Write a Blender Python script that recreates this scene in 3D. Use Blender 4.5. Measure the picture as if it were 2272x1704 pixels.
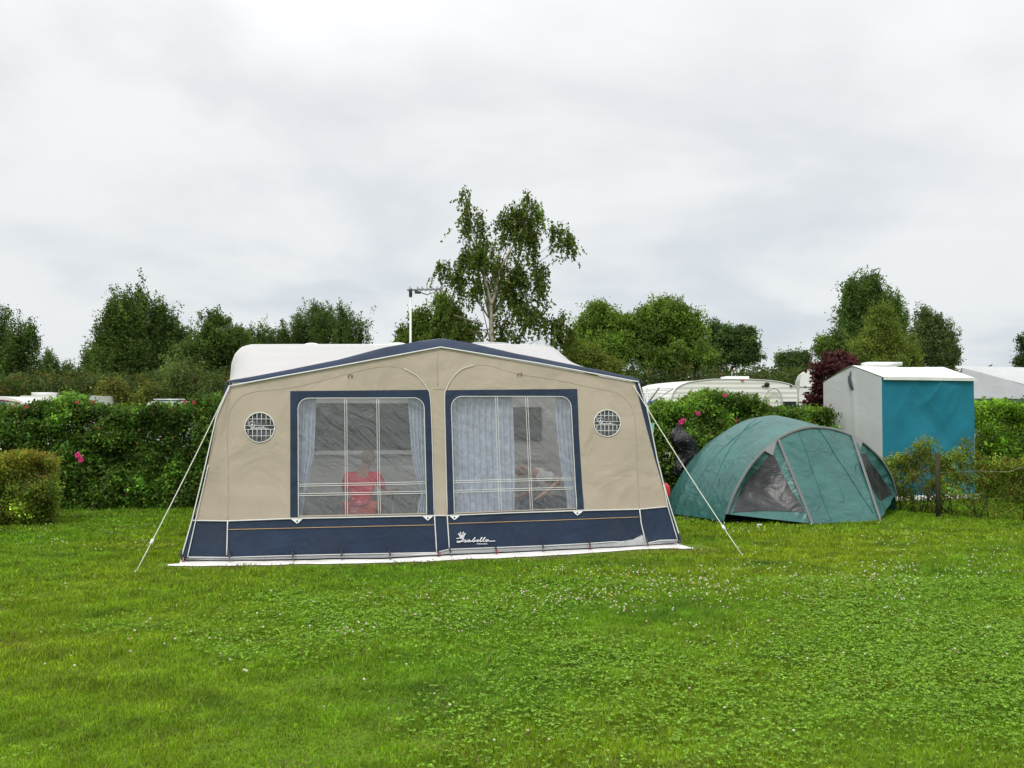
import bpy, bmesh, math, random
import numpy as np
from mathutils import Vector, noise
from mathutils.geometry import tessellate_polygon
random.seed(7); rng = np.random.default_rng(7)
R = math.radians
scene = bpy.context.scene
for o in list(bpy.data.objects): bpy.data.objects.remove(o)

# ------------------------------------------------------------------ camera, sky, sun, exposure
F = 2229.0; CX, CY = 1136.0, 852.0; EYE = 1.6
PITCH = math.atan((926 - 852) / F)
cam_d = bpy.data.cameras.new("camera"); cam = bpy.data.objects.new("camera", cam_d)
scene.collection.objects.link(cam); scene.camera = cam
cam.location = (0, 0, EYE); cam.rotation_euler = (math.pi / 2 + PITCH, 0, 0)
cam_d.sensor_width = 36; cam_d.lens = 36 * F / 2272; cam_d.clip_end = 3000; cam_d.clip_start = 0.05

SUN_EL, SUN_AZ = R(52), R(205)      # azimuth clockwise from +Y: the sun stands behind the camera, a little left
world = bpy.data.worlds.new("World"); scene.world = world; world.use_nodes = True
nt = world.node_tree; nt.nodes.clear()
def N(nt, t, **kw):
    n = nt.nodes.new(t)
    for k, v in kw.items(): setattr(n, k, v)
    return n
out = N(nt, 'ShaderNodeOutputWorld'); bg = N(nt, 'ShaderNodeBackground'); bg.inputs[1].default_value = 0.1
nt.links.new(bg.outputs[0], out.inputs[0])
sky = N(nt, 'ShaderNodeTexSky', sky_type='NISHITA', sun_disc=False, sun_elevation=SUN_EL, sun_rotation=SUN_AZ)
tc = N(nt, 'ShaderNodeTexCoord'); sep = N(nt, 'ShaderNodeSeparateXYZ'); nt.links.new(tc.outputs['Generated'], sep.inputs[0])
def M(nt, op, a, b=None, c=None, clamp=False):
    n = N(nt, 'ShaderNodeMath', operation=op); n.use_clamp = clamp
    for i, v in enumerate((a, b, c)):
        if v is None: continue
        if isinstance(v, (int, float)): n.inputs[i].default_value = v
        else: nt.links.new(v, n.inputs[i])
    return n.outputs[0]
def mixc(nt, fac, a, b):
    n = N(nt, 'ShaderNodeMix', data_type='RGBA'); n.clamp_factor = True
    for i, v in ((0, fac), (6, a), (7, b)):
        if isinstance(v, (int, float)): n.inputs[i].default_value = v
        elif isinstance(v, tuple): n.inputs[i].default_value = (*v, 1)
        else: nt.links.new(v, n.inputs[i])
    return n.outputs[2]
zc = M(nt, 'MAXIMUM', sep.outputs[2], 0.0)
zz = M(nt, 'ADD', zc, 0.30)
cv = N(nt, 'ShaderNodeCombineXYZ')
nt.links.new(M(nt, 'DIVIDE', sep.outputs[0], zz), cv.inputs[0]); nt.links.new(M(nt, 'DIVIDE', sep.outputs[1], zz), cv.inputs[1])
n1 = N(nt, 'ShaderNodeTexNoise'); n1.inputs['Scale'].default_value = 1.5; n1.inputs['Detail'].default_value = 6; n1.inputs['Roughness'].default_value = 0.5; n1.inputs['Distortion'].default_value = 0.4
n2 = N(nt, 'ShaderNodeTexNoise'); n2.inputs['Scale'].default_value = 4.0; n2.inputs['Detail'].default_value = 5; n2.inputs['Roughness'].default_value = 0.5
nt.links.new(cv.outputs[0], n1.inputs['Vector']); nt.links.new(cv.outputs[0], n2.inputs['Vector'])
cl = M(nt, 'ADD', M(nt, 'MULTIPLY', n1.outputs[0], 0.8), M(nt, 'MULTIPLY', n2.outputs[0], 0.2))
cr = N(nt, 'ShaderNodeMapRange'); cr.inputs[1].default_value = 0.38; cr.inputs[2].default_value = 0.60; cr.interpolation_type = 'SMOOTHSTEP'
nt.links.new(cl, cr.inputs[0])
# banks of cloud grow bluer and darker towards the horizon, whiter overhead
hz = N(nt, 'ShaderNodeMapRange'); hz.inputs[1].default_value = 0.02; hz.inputs[2].default_value = 0.34
nt.links.new(zc, hz.inputs[0])
dark = mixc(nt, hz.outputs[0], (6.0, 6.7, 7.3), (8.35, 8.5, 8.7))
lite = mixc(nt, hz.outputs[0], (8.2, 8.5, 8.7), (9.8, 9.8, 9.8))
cc = mixc(nt, cr.outputs[0], dark, lite)
up = N(nt, 'ShaderNodeMapRange'); up.inputs[1].default_value = 0.3; up.inputs[2].default_value = 1.0; up.inputs[3].default_value = 1.0; up.inputs[4].default_value = 1.9
nt.links.new(zc, up.inputs[0])
vm = N(nt, 'ShaderNodeVectorMath', operation='SCALE'); nt.links.new(cc, vm.inputs[0]); nt.links.new(up.outputs[0], vm.inputs['Scale'])
nt.links.new(mixc(nt, 0.94, sky.outputs[0], vm.outputs[0]), bg.inputs[0])

sl = bpy.data.lights.new("sun", 'SUN'); sun = bpy.data.objects.new("sun", sl); scene.collection.objects.link(sun)
sl.energy = 1.6; sl.angle = R(16); sl.color = (1, 0.97, 0.92)
sd = Vector((math.sin(SUN_AZ) * math.cos(SUN_EL), math.cos(SUN_AZ) * math.cos(SUN_EL), math.sin(SUN_EL)))
sun.rotation_euler = sd.to_track_quat('Z', 'Y').to_euler(); sun.location = (0, -5, 20)
scene.view_settings.view_transform = 'Standard'; scene.view_settings.look = 'None'
scene.view_settings.exposure = 0.0; scene.view_settings.gamma = 1; scene.view_settings.use_curve_mapping = False
cy = scene.cycles
cy.use_denoising = True; cy.max_bounces = 6; cy.transparent_max_bounces = 12; cy.diffuse_bounces = 3; cy.glossy_bounces = 3
cy.caustics_reflective = False; cy.caustics_refractive = False; cy.sample_clamp_indirect = 4
cy.use_adaptive_sampling = True; cy.adaptive_threshold = 0.02
try: scene.render.film_transparent = False
except Exception: pass

# ------------------------------------------------------------------ pixel -> world helpers
ct, st = math.cos(PITCH), math.sin(PITCH)
def ray(px, py):
    v = (CY - py) / F
    return Vector(((px - CX) / F, ct - v * st, st + v * ct))
def at(px, py, Y):
    d = ray(px, py); return Vector((0, 0, EYE)) + d * (Y / d.y)
def G(px, py):
    d = ray(px, py); return Vector((0, 0, EYE)) + d * (-EYE / d.z)
def D(v): return v * 1.0271

def byx(pts, x):
    for i in range(len(pts) - 1):
        if pts[i][0] <= x <= pts[i + 1][0]:
            f = (x - pts[i][0]) / max(1e-9, pts[i + 1][0] - pts[i][0]); return pts[i][1] * (1 - f) + pts[i + 1][1] * f
    return pts[0][1] if x < pts[0][0] else pts[-1][1]

# ------------------------------------------------------------------ object helpers
C = scene.collection
def root_loc(o):
    while o.parent: o = o.parent
    return o.location.copy()
def tag(o, label=None, cat=None, group=None, kind=None):
    if label: o['label'] = label
    if cat: o['category'] = cat
    if group: o['group'] = group
    if kind: o['kind'] = kind
    return o
def thing(name, label, cat, loc=(0, 0, 0), group=None):
    o = bpy.data.objects.new(name, None); o.empty_display_size = 0.2
    C.objects.link(o); o.location = loc
    return tag(o, label, cat, group)
def obj(name, V, Fc, mat, parent=None, smooth=True, loc=None):
    V = [Vector(v) for v in V]
    if parent: off = root_loc(parent)
    elif loc is not None: off = Vector(loc)
    else:
        n = len(V); off = Vector((sum(v.x for v in V) / n, sum(v.y for v in V) / n, min(v.z for v in V)))
    me = bpy.data.meshes.new(name); me.from_pydata([tuple(v - off) for v in V], [], Fc); me.update()
    if mat: me.materials.append(mat)
    if smooth: me.polygons.foreach_set('use_smooth', [True] * len(me.polygons))
    o = bpy.data.objects.new(name, me); C.objects.link(o)
    if parent: o.parent = parent
    else: o.location = off
    return o
class MB:
    def __init__(s): s.V = []; s.F = []
    def add(s, V, Fc):
        b = len(s.V); s.V += [Vector(v) for v in V]; s.F += [tuple(i + b for i in f) for f in Fc]; return s
    def box(s, c, sx, sy, sz, ax=(1, 0, 0), ay=(0, 1, 0), az=(0, 0, 1)):
        c, ax, ay, az = Vector(c), Vector(ax), Vector(ay), Vector(az)
        V = [c + ax * sx * i / 2 + ay * sy * j / 2 + az * sz * k / 2 for i in (-1, 1) for j in (-1, 1) for k in (-1, 1)]
        return s.add(V, [(0, 1, 3, 2), (4, 6, 7, 5), (0, 4, 5, 1), (2, 3, 7, 6), (0, 2, 6, 4), (1, 5, 7, 3)])
    def tube(s, P, r, n=6, cap=True):
        P = [Vector(p) for p in P]; r = r if isinstance(r, (list, tuple)) else [r] * len(P)
        V = []; Fc = []; prev = None
        for i, p in enumerate(P):
            t = (P[min(i + 1, len(P) - 1)] - P[max(i - 1, 0)])
            t = t.normalized() if t.length > 1e-9 else Vector((0, 0, 1))
            if prev is None: x = t.orthogonal().normalized()
            else:
                x = prev - t * prev.dot(t); x = x.normalized() if x.length > 1e-6 else t.orthogonal().normalized()
            prev = x; y = t.cross(x)
            for k in range(n):
                a = 2 * math.pi * k / n; V.append(p + (x * math.cos(a) + y * math.sin(a)) * r[i])
        for i in range(len(P) - 1):
            for k in range(n):
                Fc.append((i * n + k, i * n + (k + 1) % n, (i + 1) * n + (k + 1) % n, (i + 1) * n + k))
        if cap: Fc.append(tuple(range(n - 1, -1, -1))); Fc.append(tuple((len(P) - 1) * n + k for k in range(n)))
        return s.add(V, Fc)
    def ball(s, c, rx, ry=None, rz=None, nu=10, nv=7):
        ry = ry or rx; rz = rz or rx; c = Vector(c); V = [c + Vector((0, 0, rz))]; Fc = []
        for j in range(1, nv):
            for i in range(nu):
                a = 2 * math.pi * i / nu; b = math.pi * j / nv
                V.append(c + Vector((rx * math.sin(b) * math.cos(a), ry * math.sin(b) * math.sin(a), rz * math.cos(b))))
        V.append(c - Vector((0, 0, rz)))
        for i in range(nu): Fc.append((0, 1 + i, 1 + (i + 1) % nu)); Fc.append((len(V) - 1, 1 + (nv - 2) * nu + (i + 1) % nu, 1 + (nv - 2) * nu + i))
        for j in range(nv - 2):
            for i in range(nu):
                a = 1 + j * nu + i; b = 1 + j * nu + (i + 1) % nu; Fc.append((a, a + nu, b + nu, b))
        return s.add(V, Fc)
    def build(s, name, mat, parent=None, smooth=True, loc=None): return obj(name, s.V, s.F, mat, parent, smooth, loc)
def prism(pts, axis):        # closed 3-D outline extruded along a vector
    n = len(pts); V = [Vector(p) for p in pts] + [Vector(p) + Vector(axis) for p in pts]
    Fc = [tuple(range(n - 1, -1, -1)), tuple(range(n, 2 * n))] + [(i, (i + 1) % n, n + (i + 1) % n, n + i) for i in range(n)]
    return V, Fc
def grid(fn, nu, nv):
    V = [fn(i / nu, j / nv) for j in range(nv + 1) for i in range(nu + 1)]
    Fc = [(j * (nu + 1) + i, j * (nu + 1) + i + 1, (j + 1) * (nu + 1) + i + 1, (j + 1) * (nu + 1) + i) for j in range(nv) for i in range(nu)]
    return V, Fc
def dup(o, parent=None):
    c = o.copy(); C.objects.link(c)
    if parent: c.parent = parent
    for ch in list(o.children): dup(ch, c)
    return c

# ------------------------------------------------------------------ materials
MATS = {}
def mat(name, col, rough=0.8, var=0.08, vscale=3.0, bump=0.0, bscale=200.0, spec=0.3, metal=0.0, trans=0.0, wr=0.0, wscale=2.5, coat=0.0, dirt=None, dscale=1.2):
    m = bpy.data.materials.new(name); m.use_nodes = True; t = m.node_tree; b = t.nodes['Principled BSDF']
    b.inputs['Roughness'].default_value = rough; b.inputs['Metallic'].default_value = metal
    b.inputs['Specular IOR Level'].default_value = spec; b.inputs['Coat Weight'].default_value = coat
    tc = N(t, 'ShaderNodeTexCoord')
    n = N(t, 'ShaderNodeTexNoise'); n.inputs['Scale'].default_value = vscale; n.inputs['Detail'].default_value = 5
    t.links.new(tc.outputs['Object'], n.inputs['Vector'])
    a = tuple(c * (1 - var) for c in col); c2 = tuple(min(1, c * (1 + var)) for c in col)
    mr = N(t, 'ShaderNodeMapRange'); mr.inputs[1].default_value = 0.3; mr.inputs[2].default_value = 0.7; t.links.new(n.outputs[0], mr.inputs[0])
    colour = mixc(t, mr.outputs[0], a, c2)
    if dirt:
        d = N(t, 'ShaderNodeTexNoise'); d.inputs['Scale'].default_value = dscale; d.inputs['Detail'].default_value = 8; d.inputs['Roughness'].default_value = 0.7
        t.links.new(tc.outputs['Object'], d.inputs['Vector'])
        dm = N(t, 'ShaderNodeMapRange'); dm.inputs[1].default_value = 0.5; dm.inputs[2].default_value = 0.75; dm.inputs[4].default_value = 0.6; t.links.new(d.outputs[0], dm.inputs[0])
        colour = mixc(t, dm.outputs[0], colour, dirt)
    t.links.new(colour, b.inputs['Base Color'])
    h = None
    if bump:
        f = N(t, 'ShaderNodeTexNoise'); f.inputs['Scale'].default_value = bscale; f.inputs['Detail'].default_value = 2; t.links.new(tc.outputs['Object'], f.inputs['Vector'])
        bp = N(t, 'ShaderNodeBump'); bp.inputs['Strength'].default_value = bump; bp.inputs['Distance'].default_value = 0.002; t.links.new(f.outputs[0], bp.inputs['Height']); h = bp
    if wr:
        w = N(t, 'ShaderNodeTexNoise'); w.inputs['Scale'].default_value = wscale; w.inputs['Detail'].default_value = 3; w.inputs['Distortion'].default_value = 1.5; t.links.new(tc.outputs['Object'], w.inputs['Vector'])
        bw = N(t, 'ShaderNodeBump'); bw.inputs['Strength'].default_value = wr; bw.inputs['Distance'].default_value = 0.05; t.links.new(w.outputs[0], bw.inputs['Height'])
        if h: t.links.new(h.outputs[0], bw.inputs['Normal'])
        h = bw
    if h: t.links.new(h.outputs[0], b.inputs['Normal'])
    if trans:
        tr = N(t, 'ShaderNodeBsdfTranslucent'); t.links.new(colour, tr.inputs[0]); mx = N(t, 'ShaderNodeMixShader'); mx.inputs[0].default_value = trans
        o = t.nodes['Material Output']; t.links.new(b.outputs[0], mx.inputs[1]); t.links.new(tr.outputs[0], mx.inputs[2]); t.links.new(mx.outputs[0], o.inputs[0])
    return m
canvas = mat('beige_canvas', (0.53, 0.453, 0.362), 0.9, 0.05, 1.3, 0.35, 260, 0.15, trans=0.18, wr=0.7, wscale=1.6, dirt=(0.40, 0.35, 0.275), dscale=0.9)
navy = mat('navy_canvas', (0.021, 0.036, 0.070), 0.75, 0.18, 2.2, 0.35, 260, 0.3, wr=0.7, wscale=2.2, dirt=(0.045, 0.055, 0.07), dscale=1.6)
roofm = mat('white_roof_cloth', (0.83, 0.82, 0.82), 0.6, 0.03, 2, 0.1, 200, 0.3, trans=0.42, wr=0.12)
pipe_m = mat('white_piping', (0.72, 0.73, 0.70), 0.5, 0.06)
greyflap = mat('grey_vinyl', (0.36, 0.37, 0.37), 0.5, 0.12, 6, wr=0.5, wscale=7)
sheet_m = mat('white_groundsheet', (0.80, 0.79, 0.77), 0.6, 0.08, 5, wr=0.5, wscale=6, dirt=(0.5, 0.45, 0.36), dscale=2)
orange = mat('ochre_line', (0.62, 0.42, 0.20), 0.7)
lettering = mat('white_lettering', (0.85, 0.86, 0.86), 0.5, 0.02)
blackp = mat('black_plastic', (0.02, 0.02, 0.022), 0.5)
rubber = mat('dark_rubber', (0.05, 0.05, 0.055), 0.6)
steel = mat('steel', (0.45, 0.45, 0.46), 0.35, metal=0.8)
seam_m = mat('canvas_seam', (0.43, 0.37, 0.29), 0.85)
redp = mat('red_plastic', (0.62, 0.03, 0.05), 0.35)
rope_m = mat('pale_rope', (0.66, 0.67, 0.58), 0.8, 0.1, 60)
gelcoat = mat('caravan_white', (0.78, 0.78, 0.76), 0.3, 0.03, 2, dirt=(0.6, 0.6, 0.56), dscale=1.5)
hatch_m = mat('hatch_plastic', (0.70, 0.70, 0.70), 0.35, 0.05)
glassd = mat('dark_window', (0.03, 0.035, 0.04), 0.08, 0.1, spec=0.6)
alu = mat('aluminium', (0.62, 0.63, 0.64), 0.35, metal=0.4)
def pane_mat(name, film, fac, tint, bstr=1.0, bsc=2.0):
    m = bpy.data.materials.new(name); m.use_nodes = True; t = m.node_tree; b = t.nodes['Principled BSDF']; o = t.nodes['Material Output']
    b.inputs['Base Color'].default_value = (*film, 1); b.inputs['Roughness'].default_value = 0.12; b.inputs['Specular IOR Level'].default_value = 0.5
    tr = N(t, 'ShaderNodeBsdfTransparent'); tr.inputs[0].default_value = (*tint, 1)
    tc = N(t, 'ShaderNodeTexCoord'); mp = N(t, 'ShaderNodeMapping'); mp.inputs['Scale'].default_value = (1, 1, 3.4); m0 = N(t, 'ShaderNodeMapping'); m0.inputs['Rotation'].default_value = (0, R(-42), 0)
    w = N(t, 'ShaderNodeTexNoise'); w.inputs['Scale'].default_value = bsc; w.inputs['Detail'].default_value = 4; w.inputs['Distortion'].default_value = 1.2
    t.links.new(tc.outputs['Object'], m0.inputs[0]); t.links.new(m0.outputs[0], mp.inputs[0]); t.links.new(mp.outputs[0], w.inputs['Vector'])
    bw = N(t, 'ShaderNodeBump'); bw.inputs['Strength'].default_value = bstr; bw.inputs['Distance'].default_value = 0.11; t.links.new(w.outputs[0], bw.inputs['Height']); t.links.new(bw.outputs[0], b.inputs['Normal'])
    # water drops: small specks of scatter on the film
    vo = N(t, 'ShaderNodeTexNoise'); vo.inputs['Scale'].default_value = 85; t.links.new(tc.outputs['Object'], vo.inputs['Vector'])
    mr = N(t, 'ShaderNodeMapRange'); mr.inputs[1].default_value = 0.45; mr.inputs[2].default_value = 0.75; mr.inputs[3].default_value = fac; mr.inputs[4].default_value = min(1, fac + 0.16); t.links.new(vo.outputs[0], mr.inputs[0])
    mx = N(t, 'ShaderNodeMixShader'); t.links.new(mr.outputs[0], mx.inputs[0]); t.links.new(tr.outputs[0], mx.inputs[1]); t.links.new(b.outputs[0], mx.inputs[2]); t.links.new(mx.outputs[0], o.inputs[0])
    return m
film = pane_mat('clear_window_film', (0.34, 0.355, 0.38), 0.26, (0.95, 0.95, 0.96))
film_dark = pane_mat('tent_window_film', (0.10, 0.10, 0.11), 0.55, (0.5, 0.5, 0.52), 1.0, 4.0)
def curtain_mat():
    m = mat('blue_curtain', (0.66, 0.73, 0.84), 0.9, 0.16, 16, 0.2, 200, trans=0.35); return m
curt = curtain_mat()
def leaf_mat(name, trans=0.35, rough=0.55):
    m = bpy.data.materials.new(name); m.use_nodes = True; t = m.node_tree; b = t.nodes['Principled BSDF']; o = t.nodes['Material Output']
    a = N(t, 'ShaderNodeAttribute', attribute_name='tint'); t.links.new(a.outputs['Color'], b.inputs['Base Color'])
    b.inputs['Roughness'].default_value = rough; b.inputs['Specular IOR Level'].default_value = 0.25
    tr = N(t, 'ShaderNodeBsdfTranslucent'); g = N(t, 'ShaderNodeMix', data_type='RGBA', blend_type='MULTIPLY'); g.inputs[0].default_value = 1
    t.links.new(a.outputs['Color'], g.inputs[6]); g.inputs[7].default_value = (1.3, 1.35, 0.7, 1); t.links.new(g.outputs[2], tr.inputs[0])
    mx = N(t, 'ShaderNodeMixShader'); mx.inputs[0].default_value = trans
    t.links.new(b.outputs[0], mx.inputs[1]); t.links.new(tr.outputs[0], mx.inputs[2]); t.links.new(mx.outputs[0], o.inputs[0]); return m
leafm = leaf_mat('leaves', 0.45); grassm = leaf_mat('grass_blades', 0.3, 0.6); petal = leaf_mat('petals', 0.3, 0.7)
bark_m = mat('brown_bark', (0.10, 0.08, 0.055), 0.9, 0.3, 8, 0.8, 30)
birch_bark = mat('birch_bark', (0.36, 0.31, 0.25), 0.8, 0.3, 6, 0.5, 30)

def np_mesh(name, V, nper, faces, tint, material, parent=None, loc=None, smooth=False):
    """V (N*nper,3); faces: local index tuples of equal length, repeated for every item; tint (N,3)"""
    Nn = len(V) // nper; off = np.array(root_loc(parent) if parent else (loc or (0, 0, 0)))
    me = bpy.data.meshes.new(name); me.vertices.add(len(V)); me.vertices.foreach_set('co', (V - off).astype(np.float32).ravel())
    loops = []; starts = []; k = 0
    base = (np.arange(Nn) * nper)[:, None]
    idx = np.concatenate([base + np.array(f)[None, :] for f in faces], axis=1).ravel()
    lens = np.tile(np.array([len(f) for f in faces]), Nn); st_ = np.concatenate([[0], np.cumsum(lens)[:-1]])
    me.loops.add(len(idx)); me.loops.foreach_set('vertex_index', idx.astype(np.int32))
    me.polygons.add(len(lens)); me.polygons.foreach_set('loop_start', st_.astype(np.int32))
    if smooth: me.polygons.foreach_set('use_smooth', np.ones(len(lens), bool))
    ca = me.attributes.new('tint', 'FLOAT_COLOR', 'POINT')
    col = np.ones((len(V), 4), np.float32); col[:, :3] = np.repeat(tint, nper, axis=0); ca.data.foreach_set('color', col.ravel())
    me.materials.append(material); me.update(calc_edges=True)
    o = bpy.data.objects.new(name, me); C.objects.link(o)
    if parent: o.parent = parent
    else: o.location = off
    return o
def unit(a): return a / np.maximum(np.linalg.norm(a, axis=1, keepdims=True), 1e-9)
def leaves(P, size, tint, outn=None, asp=0.6, bias=0.6, droop=0.0):
    """diamond leaves folded along the midrib, centred at P"""
    n = len(P); d = rng.normal(size=(n, 3)); d[:, 2] -= droop * 2; d = unit(d)
    nn = rng.normal(size=(n, 3)); nn[:, 2] += bias
    if outn is not None: nn += outn * bias
    s = unit(np.cross(d, unit(nn))); up = np.cross(s, d)
    L = (size * rng.uniform(0.6, 1.25, n))[:, None]
    V = np.empty((n, 4, 3)); V[:, 0] = P - d * L * 0.5; V[:, 2] = P + d * L * 0.5
    V[:, 1] = P + s * L * asp * 0.5 + up * L * 0.12; V[:, 3] = P - s * L * asp * 0.5 + up * L * 0.12
    return V.reshape(-1, 3)
LF = [(0, 1, 2), (0, 2, 3)]
def tints(n, base, var=0.25, warm=0.0, warmc=(0.16, 0.12, 0.02)):
    b = np.array(base)[None, :] * rng.lognormal(0, var, (n, 1)) * (1 + rng.normal(0, 0.06, (n, 3)))
    if warm:
        k = (rng.random(n) < warm)[:, None]; b = np.where(k, np.array(warmc)[None, :] * rng.lognormal(0, 0.2, (n, 1)), b)
    return np.clip(b, 0.002, 0.9)

# ------------------------------------------------------------------ ground
def ground_mat():
    m = bpy.data.materials.new('lawn_soil'); m.use_nodes = True; t = m.node_tree; b = t.nodes['Principled BSDF']; b.inputs['Roughness'].default_value = 0.95; b.inputs['Specular IOR Level'].default_value = 0.1
    tc = N(t, 'ShaderNodeTexCoord'); n = N(t, 'ShaderNodeTexNoise'); n.inputs['Scale'].default_value = 30; n.inputs['Detail'].default_value = 8; t.links.new(tc.outputs['Object'], n.inputs['Vector'])
    n2 = N(t, 'ShaderNodeTexNoise'); n2.inputs['Scale'].default_value = 1.2; n2.inputs['Detail'].default_value = 5; t.links.new(tc.outputs['Object'], n2.inputs['Vector'])
    a = mixc(t, n.outputs[0], (0.075, 0.135, 0.012), (0.15, 0.235, 0.02)); mr = N(t, 'ShaderNodeMapRange'); mr.inputs[1].default_value = 0.55; mr.inputs[2].default_value = 0.7; t.links.new(n2.outputs[0], mr.inputs[0])
    t.links.new(mixc(t, mr.outputs[0], a, (0.10, 0.085, 0.04)), b.inputs['Base Color']); return m
def gfn(u, v): return Vector((-900 + 1800 * u, -60 + 1500 * v * v, 0))
V, Fc = grid(gfn, 40, 40); g = obj('ground', V, Fc, ground_mat(), loc=(0, 0, 0)); tag(g, kind='structure'); g.data.validate()

# ------------------------------------------------------------------ the awning's front plane
O = G(398, 1250); Rr = G(1520, 1210); AU = (Rr - O); AW = AU.length; AU.normalize(); AWD = Vector((-AU.y, AU.x, 0))
LEAN = math.atan(0.16); SD = AWD * math.sin(LEAN) + Vector((0, 0, math.cos(LEAN))); AN = -AWD * math.cos(LEAN) + Vector((0, 0, math.sin(LEAN)))
def uv(px, py):
    d = ray(px, py); o = Vector((0, 0, EYE)); k = (O - o).dot(AN) / d.dot(AN); p = o + d * k - O
    return p.dot(AU), p.dot(SD)
def wr(a, s):
    e = 0.011 * noise.noise(Vector((a * 1.6, s * 5.5 + a * 0.8, 9.0))) * max(0, 1 - abs(s - 0.8)) + 0.016 * noise.noise(Vector((a * 0.9, s * 0.9, 1.3))) + 0.006 * noise.noise(Vector((a * 2.6 + s * 1.2, s * 1.6 - a * 0.6, 4.0)))
    return e
def S3(a, s, off=0.0): return O + AU * a + SD * s + AN * (off + wr(a, s))
def FP(px, py, off=0.0): return S3(*uv(px, py), off)
def dens2(pts, step, closed=False):
    q = []; n = len(pts); m = n if closed else n - 1
    for i in range(m):
        a = Vector(pts[i]); b = Vector(pts[(i + 1) % n]); k = max(1, int((b - a).length / step))
        for j in range(k): q.append(tuple(a + (b - a) * j / k))
    if not closed: q.append(tuple(pts[-1]))
    return q
def spline(pts, k=6):
    P = [Vector(p) for p in pts]; o = []
    for i in range(len(P) - 1):
        p0 = P[max(i - 1, 0)]; p1 = P[i]; p2 = P[i + 1]; p3 = P[min(i + 2, len(P) - 1)]
        for j in range(k):
            t = j / k; o.append(0.5 * ((2 * p1) + (p2 - p0) * t + (2 * p0 - 5 * p1 + 4 * p2 - p3) * t * t + (3 * p1 - p0 - 3 * p2 + p3) * t ** 3))
    o.append(P[-1]); return [tuple(v) for v in o]
def face_poly(name, outer, holes, off, m, parent, cell=0.12):
    L = [[Vector((*uv(*p), 0)) for p in dens2(c, 25, True)] for c in [outer] + holes]
    tris = tessellate_polygon(L); flat = [p for l in L for p in l]
    bm = bmesh.new(); vs = [bm.verts.new(p) for p in flat]
    for t in tris:
        try: bm.faces.new([vs[i] for i in t])
        except ValueError: pass
    xs = [p.x for p in flat]; ys = [p.y for p in flat]
    for ax, lo, hi in ((0, min(xs), max(xs)), (1, min(ys), max(ys))):
        c = math.floor(lo / cell) * cell + cell
        while c < hi:
            co = [0, 0, 0]; no = [0, 0, 0]; co[ax] = c; no[ax] = 1
            bmesh.ops.bisect_plane(bm, geom=bm.verts[:] + bm.edges[:] + bm.faces[:], plane_co=co, plane_no=no, dist=1e-5); c += cell
    bmesh.ops.recalc_face_normals(bm, faces=bm.faces[:])
    bm.verts.index_update(); V = [S3(v.co.x, v.co.y, off) for v in bm.verts]; Fc = [tuple(v.index for v in f.verts) for f in bm.faces]
    bm.free(); return obj(name, V, Fc, m, parent)
def line_px(mb, pts, r, off=0.01, n=6):
    mb.tube([FP(x, y, off) for x, y in dens2(pts, 12)], r, n)
def rounded(x0, y0, x1, y1, x2, y2, x3, y3, r):
    """TL, TR, BR, BL with rounded top corners"""
    o = []
    for k in range(9):
        a = math.pi + k / 8 * math.pi / 2; o.append((x0 + r + r * math.cos(a), y0 + r + r * math.sin(a)))
    for k in range(9):
        a = -math.pi / 2 + k / 8 * math.pi / 2; o.append((x1 - r + r * math.cos(a), y1 + r + r * math.sin(a)))
    return o + [(x2, y2), (x3, y3)]

tent = thing('awning_tent', 'large beige and navy caravan awning with two big windows, in the middle of the lawn', 'awning', O + AU * AW / 2)
TOPW = [(510, 857), (977, 771), (1412, 849)]
BOT = [(1482, 1124), (1419, 1130), (1294, 1133), (1135, 1138), (992, 1144), (964, 1144), (643, 1151), (505, 1156), (432, 1155)]
pane1 = rounded(661, 884, 941, 883, 947, 1145, 662, 1151, 24)
pane2 = rounded(1001, 880, 1267, 880, 1279, 1133, 1008, 1144, 24)
def circ(cx, cy, r, n=36): return [(cx + r * math.cos(2 * math.pi * k / n), cy + r * math.sin(2 * math.pi * k / n)) for k in range(n)]
vents = [(576, 948.8, 33.0), (1346.7, 939.4, 29.5)]
RIN = [(1412, 849), (1418, 885), (1435, 953), (1452.6, 1015), (1466, 1062), (1470, 1080), (1482, 1124)]
LIN = [(432, 1155), (452, 1075), (470, 985), (481, 925), (510, 857)]
bot_in = [(x, y - 2) for x, y in BOT]
pw1 = [(661, 884), (941, 883), (946, 1140), (662, 1147)]
face_poly('front_wall', TOPW + RIN[1:-1] + BOT + LIN[1:-1], [pane1[:-2] + [(946.5, 1138), (662, 1144)], pane2[:-2] + [(1278.5, 1127), (1007.7, 1137)]] + [circ(*v) for v in vents], 0.0, canvas, tent)
# navy skirt below the white welt
SK_B = [(417, 1237), (505, 1237), (640, 1234), (760, 1231), (870, 1229), (967, 1227), (996, 1220), (1100, 1216), (1205, 1212), (1306, 1207), (1362, 1203), (1405, 1196), (1424, 1184), (1428, 1196), (1433, 1201), (1502, 1199)]
face_poly('skirt', [(426, 1155)] + BOT[::-1][1:] + [(1482, 1124)] + SK_B[::-1], [], -0.004, navy, tent)
# corner trims in navy
face_poly('corner_trim', [(505, 846), (511, 855), (481, 921), (452, 1040), (430, 1155), (417, 1237), (403, 1237), (427, 1150), (455, 1035), (478, 925), (490, 895), (499, 860)], [], 0.004, navy, tent)
face_poly('corner_trim', [(1409, 847), (1421, 845), (1428, 873), (1434, 904), (1441, 936), (1467, 1060), (1486, 1124), (1508, 1196), (1502, 1199), (1482, 1124), (1470, 1076), (1465, 1060), (1452, 1015), (1435, 953), (1418, 885)], [], 0.004, navy, tent)
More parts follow.
